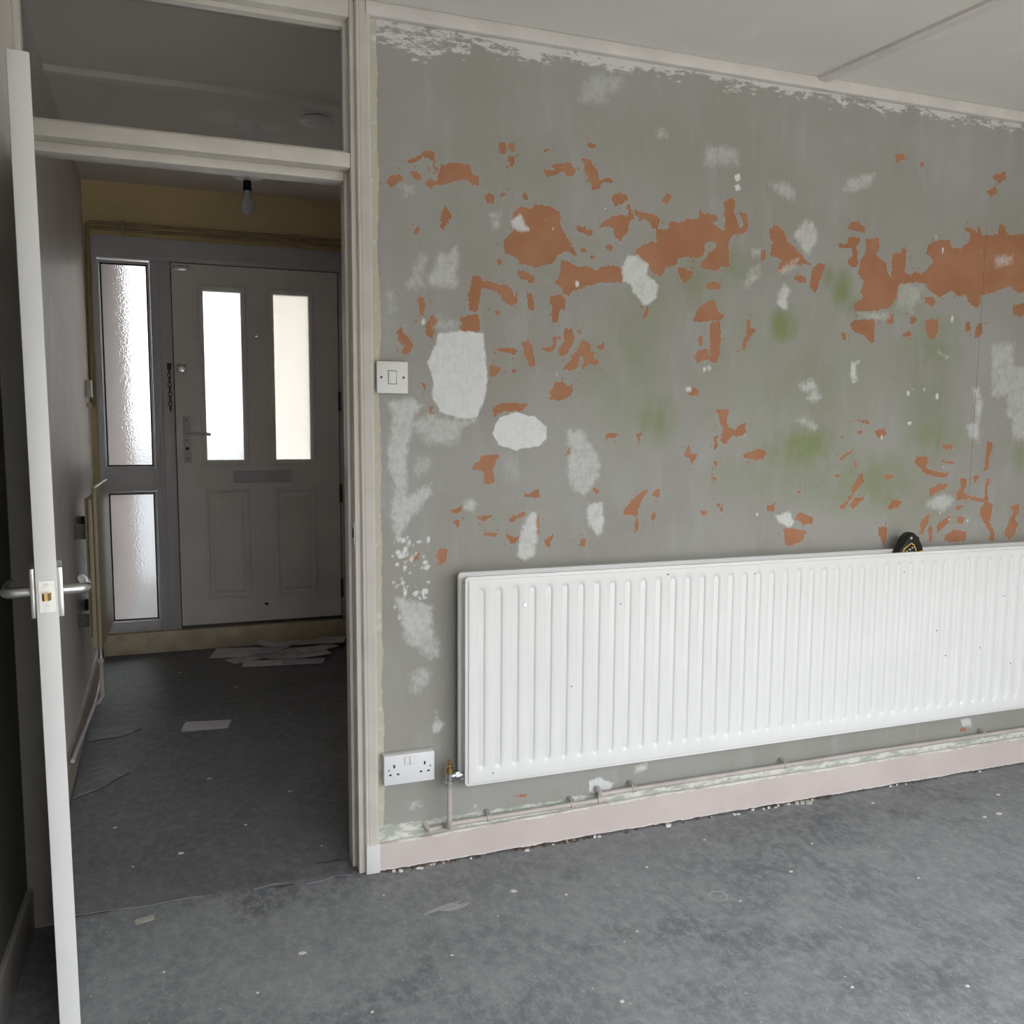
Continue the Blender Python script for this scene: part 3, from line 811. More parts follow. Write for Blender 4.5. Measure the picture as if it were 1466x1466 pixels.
# ------------------------------------------------------------------ inner door frame with fanlight
fr = empty('trim_door_frame', (0, 0, 0))
tag(fr, 'yellowed gloss painted door frame with fanlight above the hall doorway', 'door frame', **S)
box('jamb', .408, .440, -.004, .104, 0, H, 'frame', fr, bev=.003)
box('jamb', XL, -.365, -.004, .104, 0, H, 'frame', fr, bev=.003)
box('head', -.365, .408, -.004, .104, 2.318, H, 'frame', fr, bev=.003)
box('transom_rail', -.365, .408, -.002, .104, 1.943, 1.981, 'frame', fr, bev=.003)
for a in ((.397, .408, 0, 1.943), (-.365, -.352, 0, 1.943)):
    box('door_stop', a[0], a[1], .040, .100, a[2], a[3], 'frame', fr, bev=.003)
box('door_stop', -.352, .397, .040, .100, 1.919, 1.943, 'frame', fr, bev=.003)
def architrave():
    bm = bmesh.new(); rows = []
    prof = ((.4215, 0), (.4215, -.013), (.4255, -.017), (.4300, -.0145), (.4340, -.0165), (.4530, -.020), (.4575, -.0185), (.4600, -.0145), (.4600, 0))
    for z in (.002, .09, 1.0, 2.0, H-.002):
        dx = .004*(1-z/H)
        rows.append([bm.verts.new((x+dx, y, z)) for x, y in prof])
    for a, b in zip(rows, rows[1:]):
        for k in range(len(prof)): bm.faces.new([a[k], a[(k+1) % len(prof)], b[(k+1) % len(prof)], b[k]])
    bm.faces.new(rows[0]); bm.faces.new(rows[-1])
    link('architrave', bm, 'frame', fr)
architrave()
box('plinth_block', .4262, .4655, -.0212, -.001, .002, .086, 'leaf', fr, bev=.002)
sk = box('strike_plate', .4068, .4084, .002, .032, .945, 1.005, 'satin', fr)
box('strike_hole', .4062, .4070, .008, .026, .962, .988, 'hole', sk)
w3 = empty('window_1', (0, .06, 1.98))
tag(w3, 'clear fanlight pane above the hall doorway', 'window', **S)
g = box('pane', -.352, .394, -.002, .002, 0, .332, 'glass', w3)
def ringbox(name, x0, x1, z0, z1, t, y0, y1, mat, parent):
    return plate(name, x0, x1, z0, z1, [(x0+t, x1-t, z0+t, z1-t)], y0, y1, mat, parent)
ringbox('glazing_bead', -.365, .408, 0.001, .338, .012, -.030, -.003, 'frame', w3)

# ------------------------------------------------------------------ open inner door, seen on its edge
d1 = empty('door_1', (-.3420, 0.012, 0))
d1.rotation_euler = (Matrix.Rotation(-.0052, 4, 'Y') @ Matrix.Rotation(math.atan2(-.7, .0985), 4, 'Z')).to_euler()   # the leaf hangs slightly out of plumb
tag(d1, 'white flush inner door standing open, seen edge on', 'door', **S)
L, T = .7185, .0345
box('leaf', .0, L, -T/2, T/2, .008, 1.880, 'leaf', d1, bev=.0022)
zc = .974
lp = box('latch_plate', L-.0008, L+.0012, -.0125, .0125, zc-.0275, zc+.0275, 'satin', d1)
for dz in (-.019, .019):
    lathe('screw', [(.0, 0), (.0042, 0), (.0038, .0012), (.0012, .0012), (.0010, .0004), (0, .0004)], 'chrome', lp, (L+.0012, 0, zc+dz), 14, 'x')
prism('latch_bolt', [(L-.001, -.0075), (L-.001, .0065), (L+.004, .0065), (L+.010, .001), (L+.010, -.0045), (L+.007, -.0075)], zc-.0065, zc+.0065, 'brass', lp, FLAT)
for s in (-1, 1):
    y0, y1 = sorted((s*T/2, s*(T/2+.0085)))
    h = box('backplate', L-.102, L-.014, y0, y1, zc-.040, zc+.048, 'satin', d1, bev=.0015)
    c = L-.058; yb = s*(T/2+.008); yo = s*(T/2+.047)
    pts = [(c, yb, zc), (c, yo-s*.014, zc)] + [tuple(p) for p in arc((c-.014, yo-s*.014, zc), .014, 0, math.pi/2, (1, 0, 0), (0, s, 0), 6)][1:] + [(c-.06, yo, zc), (c-.118, yo-s*.004, zc)]
    tube('lever', pts, [.0095]*(len(pts)-2)+[.0092, .0075], 'satin', h, 14)
for z in (.2, 1.0, 1.65):
    box('hinge', -.001, .003, -T/2-.004, -T/2+.030, z, z+.09, 'iron', d1)

# ------------------------------------------------------------------ front door, frame and sidelights
ef = empty('trim_entrance_frame', (0, YF, 0))
tag(ef, 'grey white plastic frame around front door and sidelights', 'door frame', **S)
y0, y1 = -.016, .060
box('frame_head', -.478, .845, y0, y1, 2.128, 2.243, 'upvc', ef, bev=.004)
box('frame_post', -.478, -.449, y0, y1, .124, 2.128, 'upvc', ef, bev=.004)
box('frame_post', -.196, -.0915, y0, y1, .124, 2.128, 'upvc', ef, bev=.004)
box('frame_post', .803, .845, y0, y1, .124, 2.128, 'upvc', ef, bev=.004)
box('frame_rail', -.449, -.196, y0, y1, .898, 1.022, 'upvc', ef, bev=.004)
box('frame_sill', -.449, -.196, y0, y1, .124, .176, 'upvc', ef, bev=.004)
box('frame_head_bead', -.478, .845, y0-.006, y0, 2.150, 2.160, 'upvc', ef)
box('frame_mullion_bead', -.168, -.150, y0-.007, y0+.001, .130, 2.128, 'upvc', ef, bev=.003)
box('threshold', -.0915, .803, -.020, .060, .124, .133, 'iron', ef)
def sidelight(name, label, z0, z1):
    w = empty(name, (0, YF, 0)); tag(w, label, 'window', **S)
    x0, x1 = -.449, -.196
    nested('glazing_bead', x0, x1, z0, z1, [(0, -.016), (.0, -.019), (.005, -.0195), (.0125, -.006), (.0125, .004)], 'upvc', w, fill=False)
    ringbox('gasket', x0+.0085, x1-.0085, z0+.0085, z1-.0085, .0105, -.0045, .006, 'black', w)
    box('pane', x0+.010, x1-.010, .0062, .0122, z0+.010, z1-.010, 'frosted', w)
sidelight('window_2', 'tall stippled sidelight glass left of the front door', 1.022, 2.116)
sidelight('window_3', 'short lower sidelight glass beside the front door foot', .176, .898)

d2 = empty('door_2', (0, YF, 0))
tag(d2, 'grey panelled front door with two tall frosted panes', 'door', **S)
GL = [(.070, .266), (.441, .634)]
holes = [(a, b, 1.064, 1.986) for a, b in GL] + [(.3425, .3515, 1.7475, 1.7565)]
DX0, DX1, DZ0, DZ1 = -.087, .7975, .138, 2.123
plate('leaf', DX0, DX1, DZ0, DZ1, holes, -.012, .034, 'door_skin', d2)
ringbox('seal', DX0-.0045, DX1+.0045, DZ0-.004, DZ1+.0045, .0052, -.004, .020, 'black', d2)
for (a, b) in GL:
    nested('glazing_frame', a-.030, b+.030, 1.032, 2.018, [(0, -.0115), (.004, -.020), (.014, -.022), (.0295, -.017), (.0305, .004)], 'door_skin', d2, fill=False)
    box('pane', a-.002, b+.002, .008, .018, 1.062, 1.988, 'obscure', d2)
for (a, b) in ((.054, .291), (.430, .660)):
    nested('raised_panel', a, b, .278, .902, [(0, -.0115), (.004, -.021), (.012, -.023), (.020, -.013), (.030, -.0122), (.050, -.0225), (.054, -.023)], 'door_skin', d2)
lt = box('letter_plate', .205, .522, -.024, -.0115, .935, 1.002, 'upvc', d2, bev=.003)
box('letter_flap', .222, .505, -.0275, -.0235, .945, .994, 'upvc', lt, bev=.0015)
hp = box('handle_plate', -.050, -.016, -.021, -.0115, 1.049, 1.304, 'upvc', d2, bev=.004)
lathe('keyhole', [(0, 0), (.0085, 0), (.0085, -.004), (0, -.004)], 'hole', hp, (-.033, -.021, 1.128), 16, 'y')
for z in (1.072, 1.175, 1.284):
    lathe('screw', [(0, 0), (.0042, 0), (.0042, -.002), (0, -.002)], 'iron', hp, (-.033, -.021, z), 12, 'y')
pts = [(-.033, -.018, 1.213), (-.033, -.045, 1.213)] + [tuple(p) for p in arc((-.019, -.045, 1.213), .014, math.pi, 1.5*math.pi, (1, 0, 0), (0, 1, 0), 5)][1:] + [(.05, -.060, 1.210), (.090, -.056, 1.206)]
tube('lever', pts, .0085, 'upvc', hp, 12)
sp = ringbox('spyhole', .337, .357, 1.742, 1.762, .0055, -.0165, -.0118, 'chrome', d2)
box('spyhole_lens', .342, .352, .002, .006, 1.747, 1.757, 'obscure', sp)
bo = box('door_bolt', -.080, .004, -.018, -.0115, 2.086, 2.112, 'chrome', d2, bev=.001)
tube('bolt_rod', [(-.100, -.023, 2.099), (-.005, -.023, 2.099)], .005, 'chrome', bo, 10)
for xx in (-.062, -.02): box('bolt_keep', xx-.008, xx+.008, -.030, -.017, 2.090, 2.108, 'satin', bo, bev=.002)
kp = box('chain_keep', -.074, -.027, -.017, -.0115, 1.545, 1.587, 'chrome', d2, bev=.001)
box('keep_slot', -.066, -.036, -.024, -.0165, 1.556, 1.576, 'satin', kp, bev=.002)
for xx, zz in ((-.069, 1.551), (-.032, 1.551), (-.069, 1.581), (-.032, 1.581)):
    lathe('screw', [(0, 0), (.003, 0), (.003, -.0012), (0, -.0012)], 'iron', kp, (xx, -.017, zz), 10, 'y')
for z in (.25, .81, 1.34):
    hg = tube('hinge', [(.8005, -.022, z), (.8005, -.022, z+.11)], .008, 'iron', d2, 12)
prism('scuff', [(.352, .236), (.362, .232), (.371, .226), (.366, .219), (.380, .230), (.374, .241), (.362, .240)], -.0125, -.0119, 'hole', d2)

# security chain hanging from the mullion
ch = empty('security_chain', (-.112, YF-.016, 1.59))
tag(ch, 'small dark security chain hanging beside the front door', 'chain')
box('chain_plate', -.011, .011, -.006, 0, -.035, .0, 'iron', ch, bev=.002)
lk = None
for k in range(9):
    if lk is None:
        bm = bmesh.new()
        ring = [(.0085*math.cos(a), 0, .0155*math.sin(a)) for a in [2*math.pi*i/14 for i in range(15)]]
        atube(bm, ring, .0022, 6, caps=False)
        lk = link('chain_link', bm, 'iron', ch, smooth=True); o = lk
    else:
        o = lk.copy(); C.objects.link(o); o.parent = ch
    o.location = (0.0, -.014, -.040-.0255*k); o.rotation_euler = (0, 0, math.radians(20 if k % 2 else 75))

# ------------------------------------------------------------------ hall fittings
hp2 = empty('heating_pipes', (0, YF-.026, 0))
tag(hp2, 'pair of mustard painted pipes clipped above the front door', 'pipe')
tube('pipe', [(-.488, 0, 2.262)] + [tuple(p) for p in arc((-.470, 0, 2.284), .018, math.pi, math.pi/2, (1, 0, 0), (0, 0, 1), 5)] + [(.842, 0, 2.302)], .0088, 'hall_pipe', hp2)
tube('pipe', [(-.478, 0, 2.274), (.842, 0, 2.270)], .0088, 'hall_pipe', hp2)
tube('drop_pipe', [(-.488, 0, 2.264), (-.492, 0, 1.9), (-.494, -.002, 1.35)], .0088, 'hall_pipe', hp2)
for x in (-.315, .579):
    box('pipe_clip', x-.009, x+.009, -.012, .026, 2.252, 2.320, 'hall_pipe', hp2, bev=.004)
bxw = HWX(2.52)
jb = empty('junction_box', (bxw, 2.52, 1.395))
tag(jb, 'small white junction box on the left hall wall', 'junction box')
box('case', 0, .028, -.035, .035, 0, .085, 'old_plastic', jb, bev=.004)
box('cable_clip', 0, .020, .015, .035, -.05, -.028, 'old_plastic', jb, bev=.003)
tube('cable', [(.010, .024, 0), (.010, .024, -.10), (.012, .03, -.36)], .004, 'old_plastic', jb, 8)

def hall_radiator():
    t = empty('hall_radiator', (0, 1.50, 0))
    tag(t, 'narrow cream panel radiator on the left hall wall', 'radiator')
    y0, y1, z0, z1 = 0, .53, .345, 1.012
    box('panel', -.391, -.375, y0, y1, z0, z1, 'cream_rad', t, bev=.005)
    box('end_cover', -.410, -.392, y0+.002, y0+.030, z0+.01, z1-.05, 'cream_rad', t, bev=.004)
    for k in range(9): box('convector_fin', -.425, -.391, y0+.045+k*.055, y0+.052+k*.055, z0+.04, z1-.05, 'cream_rad', t)
    for y in (.08, .43):
        x = HWX(1.5+y)
        box('bracket', x-.001, -.391, y, y+.03, z1-.22, z1-.16, 'iron', t)
        box('bracket', x-.001, -.391, y, y+.03, z0+.08, z0+.13, 'iron', t)
    v = tube('valve', [(-.385, .03, z0+.01), (-.385, .03, z0-.055)], .011, 'chrome', t)
    tube('valve_body', [(-.385, .005, z0-.05), (-.385, .055, z0-.05)], .012, 'chrome', v)
    tube('tail_pipe', [(-.385, .03, z0-.05), (-.385, .03, .14), (-.400, .03, .115), (-.412, .03, .108)], .0075, 'pipe', t)
    tube('tail_pipe', [(-.436+.012, -.02-.6, .108), (-.416, .03, .108), (-.432, .55, .108)], .0075, 'pipe', t)
hall_radiator()

pend = empty('pendant_light', (.245, 1.60, HH))
tag(pend, 'bare bulb on a flex under the hall ceiling', 'pendant light')
lathe('ceiling_rose', [(.0, 0), (.050, 0), (.050, -.012), (.044, -.024), (.030, -.030), (.012, -.034), (.0, -.034)], 'old_plastic', pend, (-.0, 0, 0), 32)
box('terminal_cover', .006, .052, -.022, .022, -.032, -.001, 'old_plastic', pend, bev=.005)
tube('flex', [(0, 0, -.03), (.001, 0, -.12), (0, 0, -.20)], .0035, 'old_plastic', pend, 8)
lh = lathe('lamp_holder', [(0, -.196), (.008, -.196), (.012, -.206), (.0165, -.216), (.0165, -.252), (.0175, -.256), (.0175, -.268), (.014, -.270), (0, -.270)], 'hole', pend, (0, 0, 0), 24)
lathe('shade_ring', [(.017, -.226), (.055, -.216), (.060, -.219), (.055, -.221), (.017, -.230)], 'old_plastic', lh, (0, 0, 0), 32)
lathe('bulb', [(0, -.268), (.012, -.268), (.0125, -.280), (.015, -.292), (.024, -.310), (.030, -.328), (.0305, -.340), (.027, -.353), (.019, -.364), (.009, -.3695), (0, -.370)], 'bulb', pend, (0, 0, 0), 28)
tube('filament_stem', [(0, 0, -.268), (0, 0, -.315)], .004, 'old_plastic', pend, 8)

sm = empty('smoke_alarm', (.502, 1.345, HH))
tag(sm, 'round white smoke alarm on the hall ceiling', 'smoke alarm')
lathe('base', [(0, 0), (.062, 0), (.062, -.020), (.060, -.024), (0, -.024)], 'old_plastic', sm, (0, 0, 0), 36)
lathe('cover', [(0, -.030), (.066, -.030), (.069, -.034), (.066, -.044), (.045, -.052), (.020, -.054), (0, -.054)], 'old_plastic', sm, (0, 0, 0), 36)
lathe('test_button', [(0, -.053), (.014, -.053), (.013, -.058), (0, -.058)], 'plastic', sm, (-.018, -.02, 0), 20)
lathe('vent_gap', [(0, -.023), (.056, -.023), (.056, -.031), (0, -.031)], 'hole', sm, (0, 0, 0), 30)

# post on the hall floor
def sheet(name, cx, cy, w, l, rot, z, bend, mat, thick=.0012):
    bm = bmesh.new(); n = 6; rows = []
    for i in range(n+1):
        u = (i/n-.5)*w
        h = bend*(abs(i/n-.5)*2)**2
        rows.append([bm.verts.new((u, v, h+t)) for v, t in ((-l/2, 0), (l/2, 0), (l/2, thick), (-l/2, thick))])
    for a, b in zip(rows, rows[1:]):
        for k in range(4): bm.faces.new([a[k], a[(k+1) % 4], b[(k+1) % 4], b[k]])
    bm.faces.new(rows[0]); bm.faces.new(rows[-1])
    o = link(name, bm, mat)
    o.location = (cx, cy, z); o.rotation_euler = (0, 0, math.radians(rot))
    return o
PG = 'post lying below the letter plate'
POST = [
 ('leaflet', .215, 2.610, .300, .205, -12, .0005, .000, 'paper', 'large white leaflet at the left end of the post heap'),
 ('envelope', .375, 2.335, .330, .115, -9, .0008, .000, 'paper', 'long white envelope at the front of the post heap'),
 ('envelope', .520, 2.300, .215, .110, -16, .0030, .004, 'paper_b', 'bluish envelope at the front right of the post heap'),
 ('envelope', .240, 2.455, .215, .110, 28, .0042, .002, 'paper_c', 'buff envelope poking out between leaflet and front envelope'),
 ('envelope', .410, 2.440, .220, .115, -28, .0062, .006, 'paper_b', 'bluish envelope crossing the middle of the post heap'),
 ('envelope', .560, 2.420, .225, .110, 10, .0082, .004, 'paper', 'white envelope right of the bluish one in the post heap'),
 ('envelope', .480, 2.530, .230, .120, -14, .0112, .006, 'paper_c', 'buff envelope in the centre of the post heap'),
 ('envelope', .620, 2.520, .220, .110, 22, .0150, .003, 'paper', 'white envelope tilted near the right end of the post heap'),
 ('envelope', .370, 2.555, .210, .105, 40, .0172, .004, 'paper_b', 'bluish envelope turned towards the large left leaflet'),
 ('leaflet', .405, 2.655, .210, .105, -18, .0205, .016, 'paper', 'curled white leaflet against the step board behind the post heap'),
 ('envelope', .580, 2.630, .230, .115, -4, .0255, .004, 'paper_c', 'buff envelope close to the step board in the post heap'),
 ('leaflet', .715, 2.615, .150, .150, -14, .0300, .004, 'paper', 'square white leaflet at the right end of the post heap'),
]
for nm, cx, cy, w, l, r, z, b, m, lab in POST:
    o = sheet(nm, cx, cy, w, l, r, z, b, m)
    tag(o, lab, nm, PG)
o = sheet('envelope', .018, 1.432, .186, .098, -10, .0022, .0, 'paper')
tag(o, 'lone white envelope lying midway along the hall floor', 'envelope')
o = sheet('envelope', .012, 1.420, .180, .095, -5, .0004, .0, 'paper_c')
tag(o, 'buff envelope peeking out under the lone white envelope', 'envelope')

# ------------------------------------------------------------------ big white radiator
CHIPPED = [(1.335, .829, .0028), (1.014, .515, .0022), (1.17, .75, .0022), (2.38, .577, .0026), (2.42, .485, .0026), (2.58, .50, .0026), (2.67, .68, .0024), (2.73, .43, .0026), (1.65, .815, .0022), (2.22, .79, .0024), (.79, .285, .0024)]
def radiator():
    t = empty('panel_radiator', (0, 0, 0))
    tag(t, 'long white fluted double panel radiator on the grey wall', 'radiator')
    x0, x1, z0, z1 = .697, 2.985, .256, .852
    # fluted front sheet
    pitch = .05070; first = .7405; yb, depth = -.100, .0125
    xs = [x0+.007, x0+.0072, x0+.011]
    n = 0
    while first+n*pitch < x1-.04:
        c = first+n*pitch
        for d in (-.0130, -.0105, -.0080, -.0050, -.002, .002, .0050, .0080, .0105, .0130): xs.append(c+d)
        n += 1
    xs.append(x1-.011); xs.append(x1-.0072); xs.append(x1-.007)
    def prof(x):
        k = round((x-first)/pitch)
        if not 0 <= k < n: return 0.0
        u = abs(x-first-k*pitch)
        return 1.0 if u < .0022 else (math.cos((u-.0022)/(.0130-.0022)*math.pi)+1)/2 if u < .0130 else 0.0
    zs = [z0+.007, z0+.0072, z0+.011, z0+.040, z0+.046, z0+.052, z0+.060, z0+.070] + [z0+.12+.08*i for i in range(5)] + [z1-.070, z1-.060, z1-.052, z1-.046, z1-.034, z1-.026, z1-.011, z1-.0072, z1-.007]
    def env(z):
        a = min(1, max(0, (z-(z0+.040))/.026)); b = min(1, max(0, (z1-.026-z)/.024))
        f = min(a, b); return f*f*(3-2*f)
    bm = bmesh.new(); grid = []
    for z in zs:
        row = []
        for x in xs:
            e = min(x-(x0+.007), x1-.007-x, z-(z0+.007), z1-.007-z)
            y = yb + (.009 if e < .0001 else .0012 if e < .001 else 0)
            y += .0120*prof(x)*env(z)          # pressed-in channels between the flats
            row.append(bm.verts.new((x, y, z)))
        grid.append(row)
    for j in range(len(zs)-1):
        for i in range(len(xs)-1):
            bm.faces.new([grid[j][i], grid[j][i+1], grid[j+1][i+1], grid[j+1][i]])
    o = link('front_panel', bm, 'rad', t)
    for p in o.data.polygons: p.use_smooth = True
    o.data.set_sharp_from_angle(angle=math.radians(50))
    # seam flange round the front panel and its inner sheet
    def flange(nm, ya, yb2, m, g):
        pts = []
        r = .006
        for cx, cz, a0 in ((x1-r, z1-r, 0), (x0+r, z1-r, 90), (x0+r, z0+r, 180), (x1-r, z0+r, 270)):
            for i in range(6):
                a = math.radians(a0+18*i); pts.append((cx+(r+g)*math.cos(a), cz+(r+g)*math.sin(a)))
        return prism(nm, pts, ya, yb2, m, t, bev=.0025)
    flange('front_seam', -.0945, -.086, 'rad', .002)
    b = flange('back_panel', -.050, -.036, 'rad', .004)
    b.location = (-.004, 0, .004)
    # convector fins between the panels
    bm = bmesh.new()
    k = 0; x = x0+.03
    while x < x1-.03:
        abox(bm, x, x+.0012, -.088, -.050, z0+.03, z1-.052); x += .0127
    fo = link('convector_fins', bm, 'rad_side', t); fo['kind'] = 'stuff'
    box('end_strip', x0+.002, x0+.006, -.086, -.052, z0+.03, z1-.02, 'rad_side', t)
    for xb in (1.0, 1.8, 2.6): box('bracket', xb, xb+.03, -.036, .0, .40, .74, 'rad_side', t)
    # little chips in the enamel, down to dark primer
    for cx, cz, cr in CHIPPED:
        k = round((cx-first)/pitch-.5); cx = first+(k+.5)*pitch + (cx-first-(k+.5)*pitch)*.4
        prism('enamel_chip', [(cx+cr*math.cos(a)*f, cz+cr*math.sin(a)*f2) for a, f, f2 in ((0, 1, 1), (1.2, .7, 1.2), (2.4, 1.1, .8), (3.7, .8, 1.1), (5.0, 1.2, .9))], -.1004, -.0998, 'hole', t)
    # lockshield valve
    v = tube('valve', [(.6555, -.070, .262), (.6555, -.070, .296)], .0105, 'chrome', t, 14)
    lathe('compression_nut', [(0, .250), (.0135, .250), (.0135, .264), (.0105, .267), (0, .267)], 'chrome', v, (.6555, -.070, 0), 6)
    lathe('valve_stem', [(0, .292), (.0120, .292), (.0120, .307), (.0080, .311), (.0075, .316), (.0045, .318), (.0045, .328), (0, .328)], 'brass', v, (.6555, -.070, 0), 18)
    tube('union', [(.658, -.070, .281), (.700, -.070, .281)], .0095, 'chrome', v, 14)
    lathe('union_nut', [(0, .672), (.0135, .672), (.0135, .686), (0, .686)], 'chrome', v, (0, -.070, .281), 6, 'x')
    lathe('air_vent', [(0, -.1005), (.006, -.1005), (.005, -.104), (0, -.104)], 'chrome', t, (.8680, 0, .768), 12, 'y')
    return t
radiator()

pr = empty('radiator_pipe', (0, 0, 0))
tag(pr, 'pinkish painted pipe run clipped along the wall below the radiator', 'pipe')
py = -.029
tube('riser', [(.6555, -.070, .258), (.6565, -.068, .15), (.6565, -.064, .134), (.657, -.050, .122), (.659, -.036, .120)], .0078, 'pipe', pr, 14)
tube('elbow', [(.648, py-.004, .119), (.672, py-.004, .119)], .0100, 'pipe', pr, 14)
tube('run', [(.660, py, .119), (.90, py, .1195), (1.165, py, .121)], .0078, 'pipe', pr, 14)
tube('coupler', [(1.140, py-.002, .122), (1.168, py-.003, .127)], .0100, 'pipe', pr, 14)
tube('run', [(1.150, py-.004, .140), (1.175, py-.006, .143), (1.50, py-.004, .143), (2.2, py-.004, .145), (XR-.02, py-.004, .144)], .0078, 'pipe', pr, 14)
tube('branch', [(1.150, py, .122), (1.150, py-.002, .143), (1.150, -.006, .152)], .0085, 'pipe', pr, 12)
for x, z, dy in ((.788, .1193, 0), (1.057, .1203, 0), (1.262, .143, -.0045), (1.833, .144, -.004), (2.717, .1448, -.004)):
    cl = lathe('pipe_clip', [(0, x-.0075), (.0092, x-.0075), (.0106, x-.006), (.0106, x+.006), (.0092, x+.0075), (0, x+.0075)], 'pipe', pr, (0, py+dy, z), 18, 'x')
    box('clip_foot', x-.0065, x+.0065, py+dy-.004, 0, z+.007, z+.016, 'pipe', cl, bev=.002)
    lathe('clip_nail', [(0, 0), (.0038, 0), (.0028, -.0022), (0, -.0026)], 'chrome', cl, (x, py+dy-.004, z+.012), 10, 'y')
st = empty('pipe_stub', (0, 0, 0))
tag(st, 'cut off pipe stub left of the radiator riser', 'pipe')
tube('stub', [(.606, -.024, .107), (.642, -.026, .113)], .0085, 'pipe', st, 14)
tube('wall_plug', [(.600, 0, .118), (.602, -.012, .116), (.612, -.026, .106)], .0075, 'pipe', st, 12)

# ------------------------------------------------------------------ switch and socket
sw = empty('light_switch', (.5115, 0, 1.400))
tag(sw, 'square white light switch beside the door architrave', 'light switch')
box('back_box', -.0415, .0415, -.012, 0, -.0415, .0415, 'old_plastic', sw, bev=.002)
box('face_plate', -.043, .043, -.020, -.0125, -.043, .043, 'old_plastic', sw, bev=.0025)
rk = box('rocker', -.0105, .0105, -.0215, -.016, -.0165, .0165, 'old_plastic', sw, bev=.001)
rk.rotation_euler = (math.radians(4), 0, 0)
ringbox('rocker_gap', -.0125, .0115, -.0185, .0185, .0014, -.0204, -.0195, 'hole', sw)
for x in (-.0305, .0305):
    lathe('screw', [(0, 0), (.0036, 0), (.0034, -.0012), (0, -.0012)], 'iron', sw, (x, -.0195, 0), 14, 'y')

so = empty('double_socket', (.5490, 0, .3035))
tag(so, 'white double power socket low on the wall beside the architrave', 'power socket')
box('back_box', -.0735, .0725, -.0235, 0, -.043, .0435, 'rad_side', so, bev=.003)
box('face_plate', -.073, .073, -.033, -.0245, -.043, .043, 'plastic', so, bev=.0025)
for s, xo in ((-1, -.044), (1, .044)):
    r_ = box('rocker', s*.0075-.0065, s*.0075+.0065, -.0352, -.030, .012, .035, 'plastic', so, bev=.001)
    ringbox('rocker_gap', s*.0075-.0078, s*.0075+.0078, .0105, .0365, .001, -.0334, -.0329, 'rad_side', so)
    box('earth_slot', xo-.0024, xo+.0024, -.0334, -.0326, .0065, .0160, 'hole', so)
    for dx in (-.011, .011): box('pin_slot', xo+dx-.0036, xo+dx+.0036, -.0334, -.0326, -.0150, -.0105, 'hole', so)
    prism('screw_mark', [(s*.0600-.003, -.001), (s*.0600+.002, -.001), (s*.0600+.003, .0045), (s*.0600, .002)], -.0334, -.0328, 'hole', so)

# ------------------------------------------------------------------ tape measure stood in the top of the radiator
def tape_measure():
    t = empty('tape_measure', (2.272, -.0690, .800))
    tag(t, 'black and yellow tape measure stood in the radiator top', 'tape measure')
    out = [(-.050, 0), (-.055, .020), (-.054, .048), (-.046, .066), (-.032, .085), (-.020, .104), (-.010, .115), (.004, .119), (.015, .113),
           (.022, .101), (.034, .090), (.046, .072), (.052, .050), (.053, .025), (.050, 0)]
    prism('case', out, -.0178, .0178, 'tool_black', t, bev=.005)
    shield = [(-.040, .052), (-.036, .066), (-.018, .078), (-.004, .085), (.008, .078), (.016, .064), (.020, .046), (.012, .030), (-.006, .022), (-.030, .030)]
    def ring2(name, pts, k, y0, y1, m):
        cx = sum(p[0] for p in pts)/len(pts); cz = sum(p[1] for p in pts)/len(pts)
        inner = [(cx+(x-cx)*k, cz+(z-cz)*k) for x, z in pts]
        bm = bmesh.new(); n = len(pts)
        L4 = [[bm.verts.new((x, y, z)) for x, z in ps] for ps, y in ((pts, y0), (inner, y0), (inner, y1), (pts, y1))]
        for a, b in ((0, 1), (1, 2), (2, 3), (3, 0)):
            for i in range(n): bm.faces.new([L4[a][i], L4[a][(i+1) % n], L4[b][(i+1) % n], L4[b][i]])
        return link(name, bm, m, t)
    lab = ring2('label_border', shield, .88, -.0192, -.0176, 'tool_yellow')
    for i, (x, z, w) in enumerate(((-.022, .056, .008), (-.010, .062, .010), (.002, .068, .008), (-.014, .048, .012), (-.002, .053, .012))):
        p = box('print_mark', x-w/2, x+w/2, -.0185, -.0177, z-.0022, z+.0022, 'tool_grey', lab)
    prism('yellow_band', [(.018, .046), (.030, .054), (.048, .058), (.0515, .052), (.034, .048), (.024, .038)], -.0190, .0176, 'tool_yellow', t)
    lathe('lanyard_eye', [(0, 0), (.0042, 0), (.0042, -.0012), (0, -.0012)], 'tool_grey', t, (-.006, -.0178, .101), 14, 'y')
    t.rotation_euler = (0, 0, 0)
tape_measure()

# ------------------------------------------------------------------ floor details
def blob(name, cx, cy, pts, h, mat, parent=None, z=0.0):
    o = prism(name, pts, z, z+h, mat, parent, FLAT); o.location = (cx, cy, 0); return o
fl = bpy.data.objects['floor']
blob('screed_flake', 0, 0, [(-.434, 1.385), (-.37, 1.398), (-.315, 1.404), (-.275, 1.43), (-.240, 1.478), (-.232, 1.505), (-.262, 1.520), (-.33, 1.525), (-.442, 1.53)], .006, 'slab', fl, -.002)
blob('screed_flake', 0, 0, [(-.420, .815), (-.375, .850), (-.330, .890), (-.290, .955), (-.255, .995), (-.262, 1.04), (-.300, 1.085), (-.350, 1.09), (-.428, 1.06)], .006, 'slab', fl, -.002)
rnd = random.Random(11)
def ridge(name, pts, w, h):
    up_, lo_ = [], []
    for i, (x, y) in enumerate(pts):
        ww = w*rnd.uniform(.4, 1.2)
        up_.append((x, y+ww)); lo_.append((x, y-ww))
    blob(name, 0, 0, lo_+up_[::-1], h, 'slab', fl, -.002)
